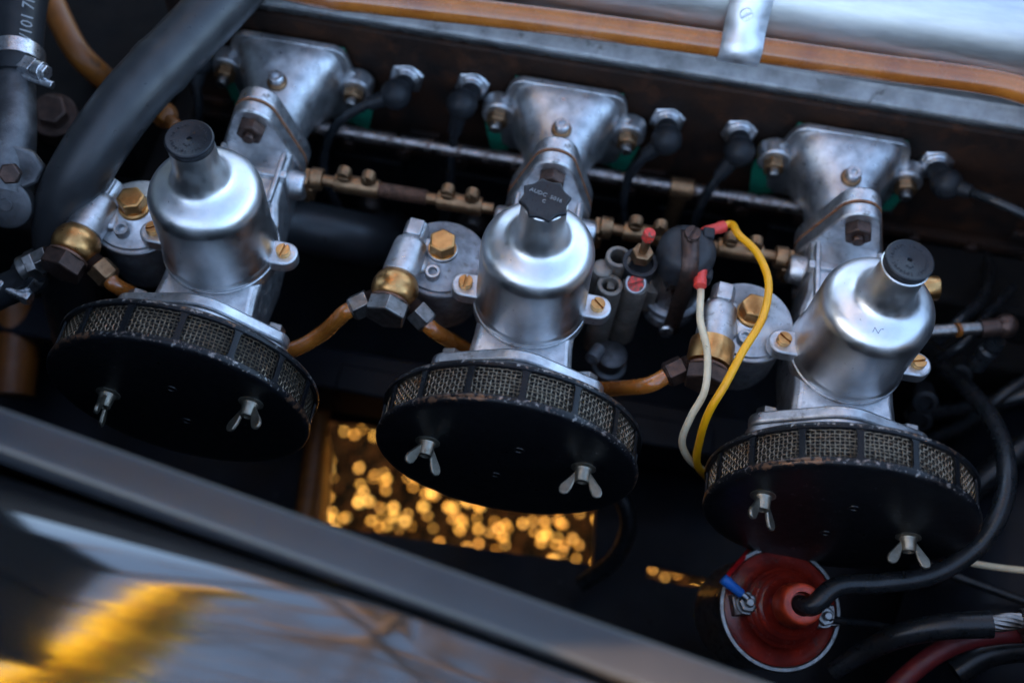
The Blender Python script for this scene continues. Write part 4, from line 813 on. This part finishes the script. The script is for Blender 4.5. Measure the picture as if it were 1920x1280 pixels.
for i in range(9):
    a = 2 * pi * i / 9; m.tube([pa[0] + V((0, 3.6 * cos(a), 3.6 * sin(a))), pa[1] + V((0, 4.4 * cos(a + .8), 4.4 * sin(a + .8))), pa[2] + V((0, 3.8 * cos(a + 1.6), 3.8 * sin(a + 1.6)))], 1.5, 8, 6)
m.build('braid', 'steel_grey', bc)
m = MB().at(pa[2], (1, .1, 0)); m.lathe([(6.5, 0), (8, 1), (8, 24)], 24); m.box(-10, 10, -14, 4, 6, 26); m.build('cable_lug', 'steel_grey', bc, bevel=1)
hose('red_cable', [at(1640, 1330, Z=-110), at(1700, 1268, Z=-100), at(1760, 1222, Z=-92), at(1820, 1197, Z=-86), at(1900, 1186, Z=-82), at(1990, 1190, Z=-80)], 6.6, 'cable_red', 'dull red cable curving through the lower right corner', 'cable')
hose('cream_wire', [at(1790, 1045, Z=-100), at(1822, 1055, Z=-95), at(1870, 1063, Z=-92), at(1930, 1070, Z=-90), at(2000, 1080, Z=-90)], 2.3, 'wire_cream', 'short length of cream wire at the right edge, near the ignition lead', 'wire')
hose('black_hose', [at(1700, 1040, Z=-140), at(1780, 1075, Z=-130), at(1860, 1105, Z=-125), at(1960, 1140, Z=-120)], 3.2, 'cable_black', 'thin black cable across the blue-black panel below the cream wire', 'cable')
hose('black_hose', [at(1790, 1260, Z=-120), at(1850, 1225, Z=-112), at(1930, 1215, Z=-108), at(2000, 1230, Z=-105)], 9, 'cable_black', 'black hose below the red cable in the lower right corner', 'hose')
lr = thing('throttle_rod', 'rusty throttle rod with ball joint at the right edge', 'linkage', at(1885, 612, Z=-20)); q0 = at(1885, 612, Z=-20)
m = MB(); m.tube([at(1735, 622, Z=-28) - q0, at(1800, 617, Z=-24) - q0, V((0, 0, 0))], 4.6, 16, 4); m.build('rod', 'steel_grey', lr)
m = MB(); m.tube([at(1838, 616, Z=-22) - q0, at(1872, 613, Z=-20) - q0], 6.4, 18, 2); m.at((0, 0, 1), (0, 0, 1)); m.ball(8.4); m.build('ball_socket', 'bolt_brown', lr)
m = MB(); m.tube([at(1793, 619, Z=-22) - q0, at(1799, 618, Z=-22) - q0], 5.0, 18, 2); m.build('paint_ring', 'orange_paint', lr)
m = MB().at((-2, -6, -8), (-.1, -.2, -1)); m.lathe([(6, 0), (7, 6), (5, 10), (7, 12), (7, 18), (5, 20), (6.4, 24), (6.4, 30)], 20); m.build('rubber_bellows', 'cable_black', lr)
m = MB(); q = at(1745, 540, Z=10); m.at(q, (1, .1, .1)); m.lathe([(7.5, -12), (8.2, -11), (8.2, 4), (7.5, 5)], 24); m.at(q, (0, -.3, -1)); m.lathe([(5.5, 4), (5.5, 30)], 20)
o = m.build('brass_fitting', 'brass', bevel=.4); tag(o, 'brass pipe fitting behind the right carburettor neck', 'fitting')
cab = [([(1760, 640, -60), (1800, 600, -40), (1840, 560, -60), (1855, 500, -90), (1830, 440, -120)], 4, 'black cable arching behind the rusty throttle rod'),
       ([(1715, 700, -120), (1760, 672, -70), (1810, 640, -50), (1850, 590, -60), (1900, 540, -80)], 3.4, 'grey-black cable crossing in front of the throttle rod'),
       ([(1700, 780, -170), (1780, 768, -150), (1860, 755, -130), (1960, 730, -110)], 6, 'black cable beside the ignition lead at the right edge'),
       ([(1720, 830, -180), (1800, 800, -150), (1880, 740, -120), (1960, 690, -110)], 5, 'second black cable rising to the right edge'),
       ([(1760, 980, -180), (1820, 920, -150), (1890, 860, -130), (1960, 810, -120)], 9, 'ribbed black hose rising to the right edge below the cables')]
for pts, r, lb in cab: hose('black_cable', [at(a, b, Z=c) for a, b, c in pts], r, 'cable_black', lb, 'cable')
for i, (px, py, z) in enumerate(((1735, 755, -90), (1800, 705, -110), (1725, 790, -120))):
    m = MB().at(at(px, py, Z=z), (-.2, -.8, .6)); m.lathe([(7.5, -25), (9, -3), (9, 0), (7, 1), (5.4, 1), (5.4, -3)], 24); o = m.build('rubber_grommet', 'rubber_black'); tag(o, ('black rubber grommet left of the others beside the right dashpot', 'black rubber grommet nearest the ignition lead', 'black rubber grommet just above the right filter')[i], 'grommet', 'grommets by the right carburettor')
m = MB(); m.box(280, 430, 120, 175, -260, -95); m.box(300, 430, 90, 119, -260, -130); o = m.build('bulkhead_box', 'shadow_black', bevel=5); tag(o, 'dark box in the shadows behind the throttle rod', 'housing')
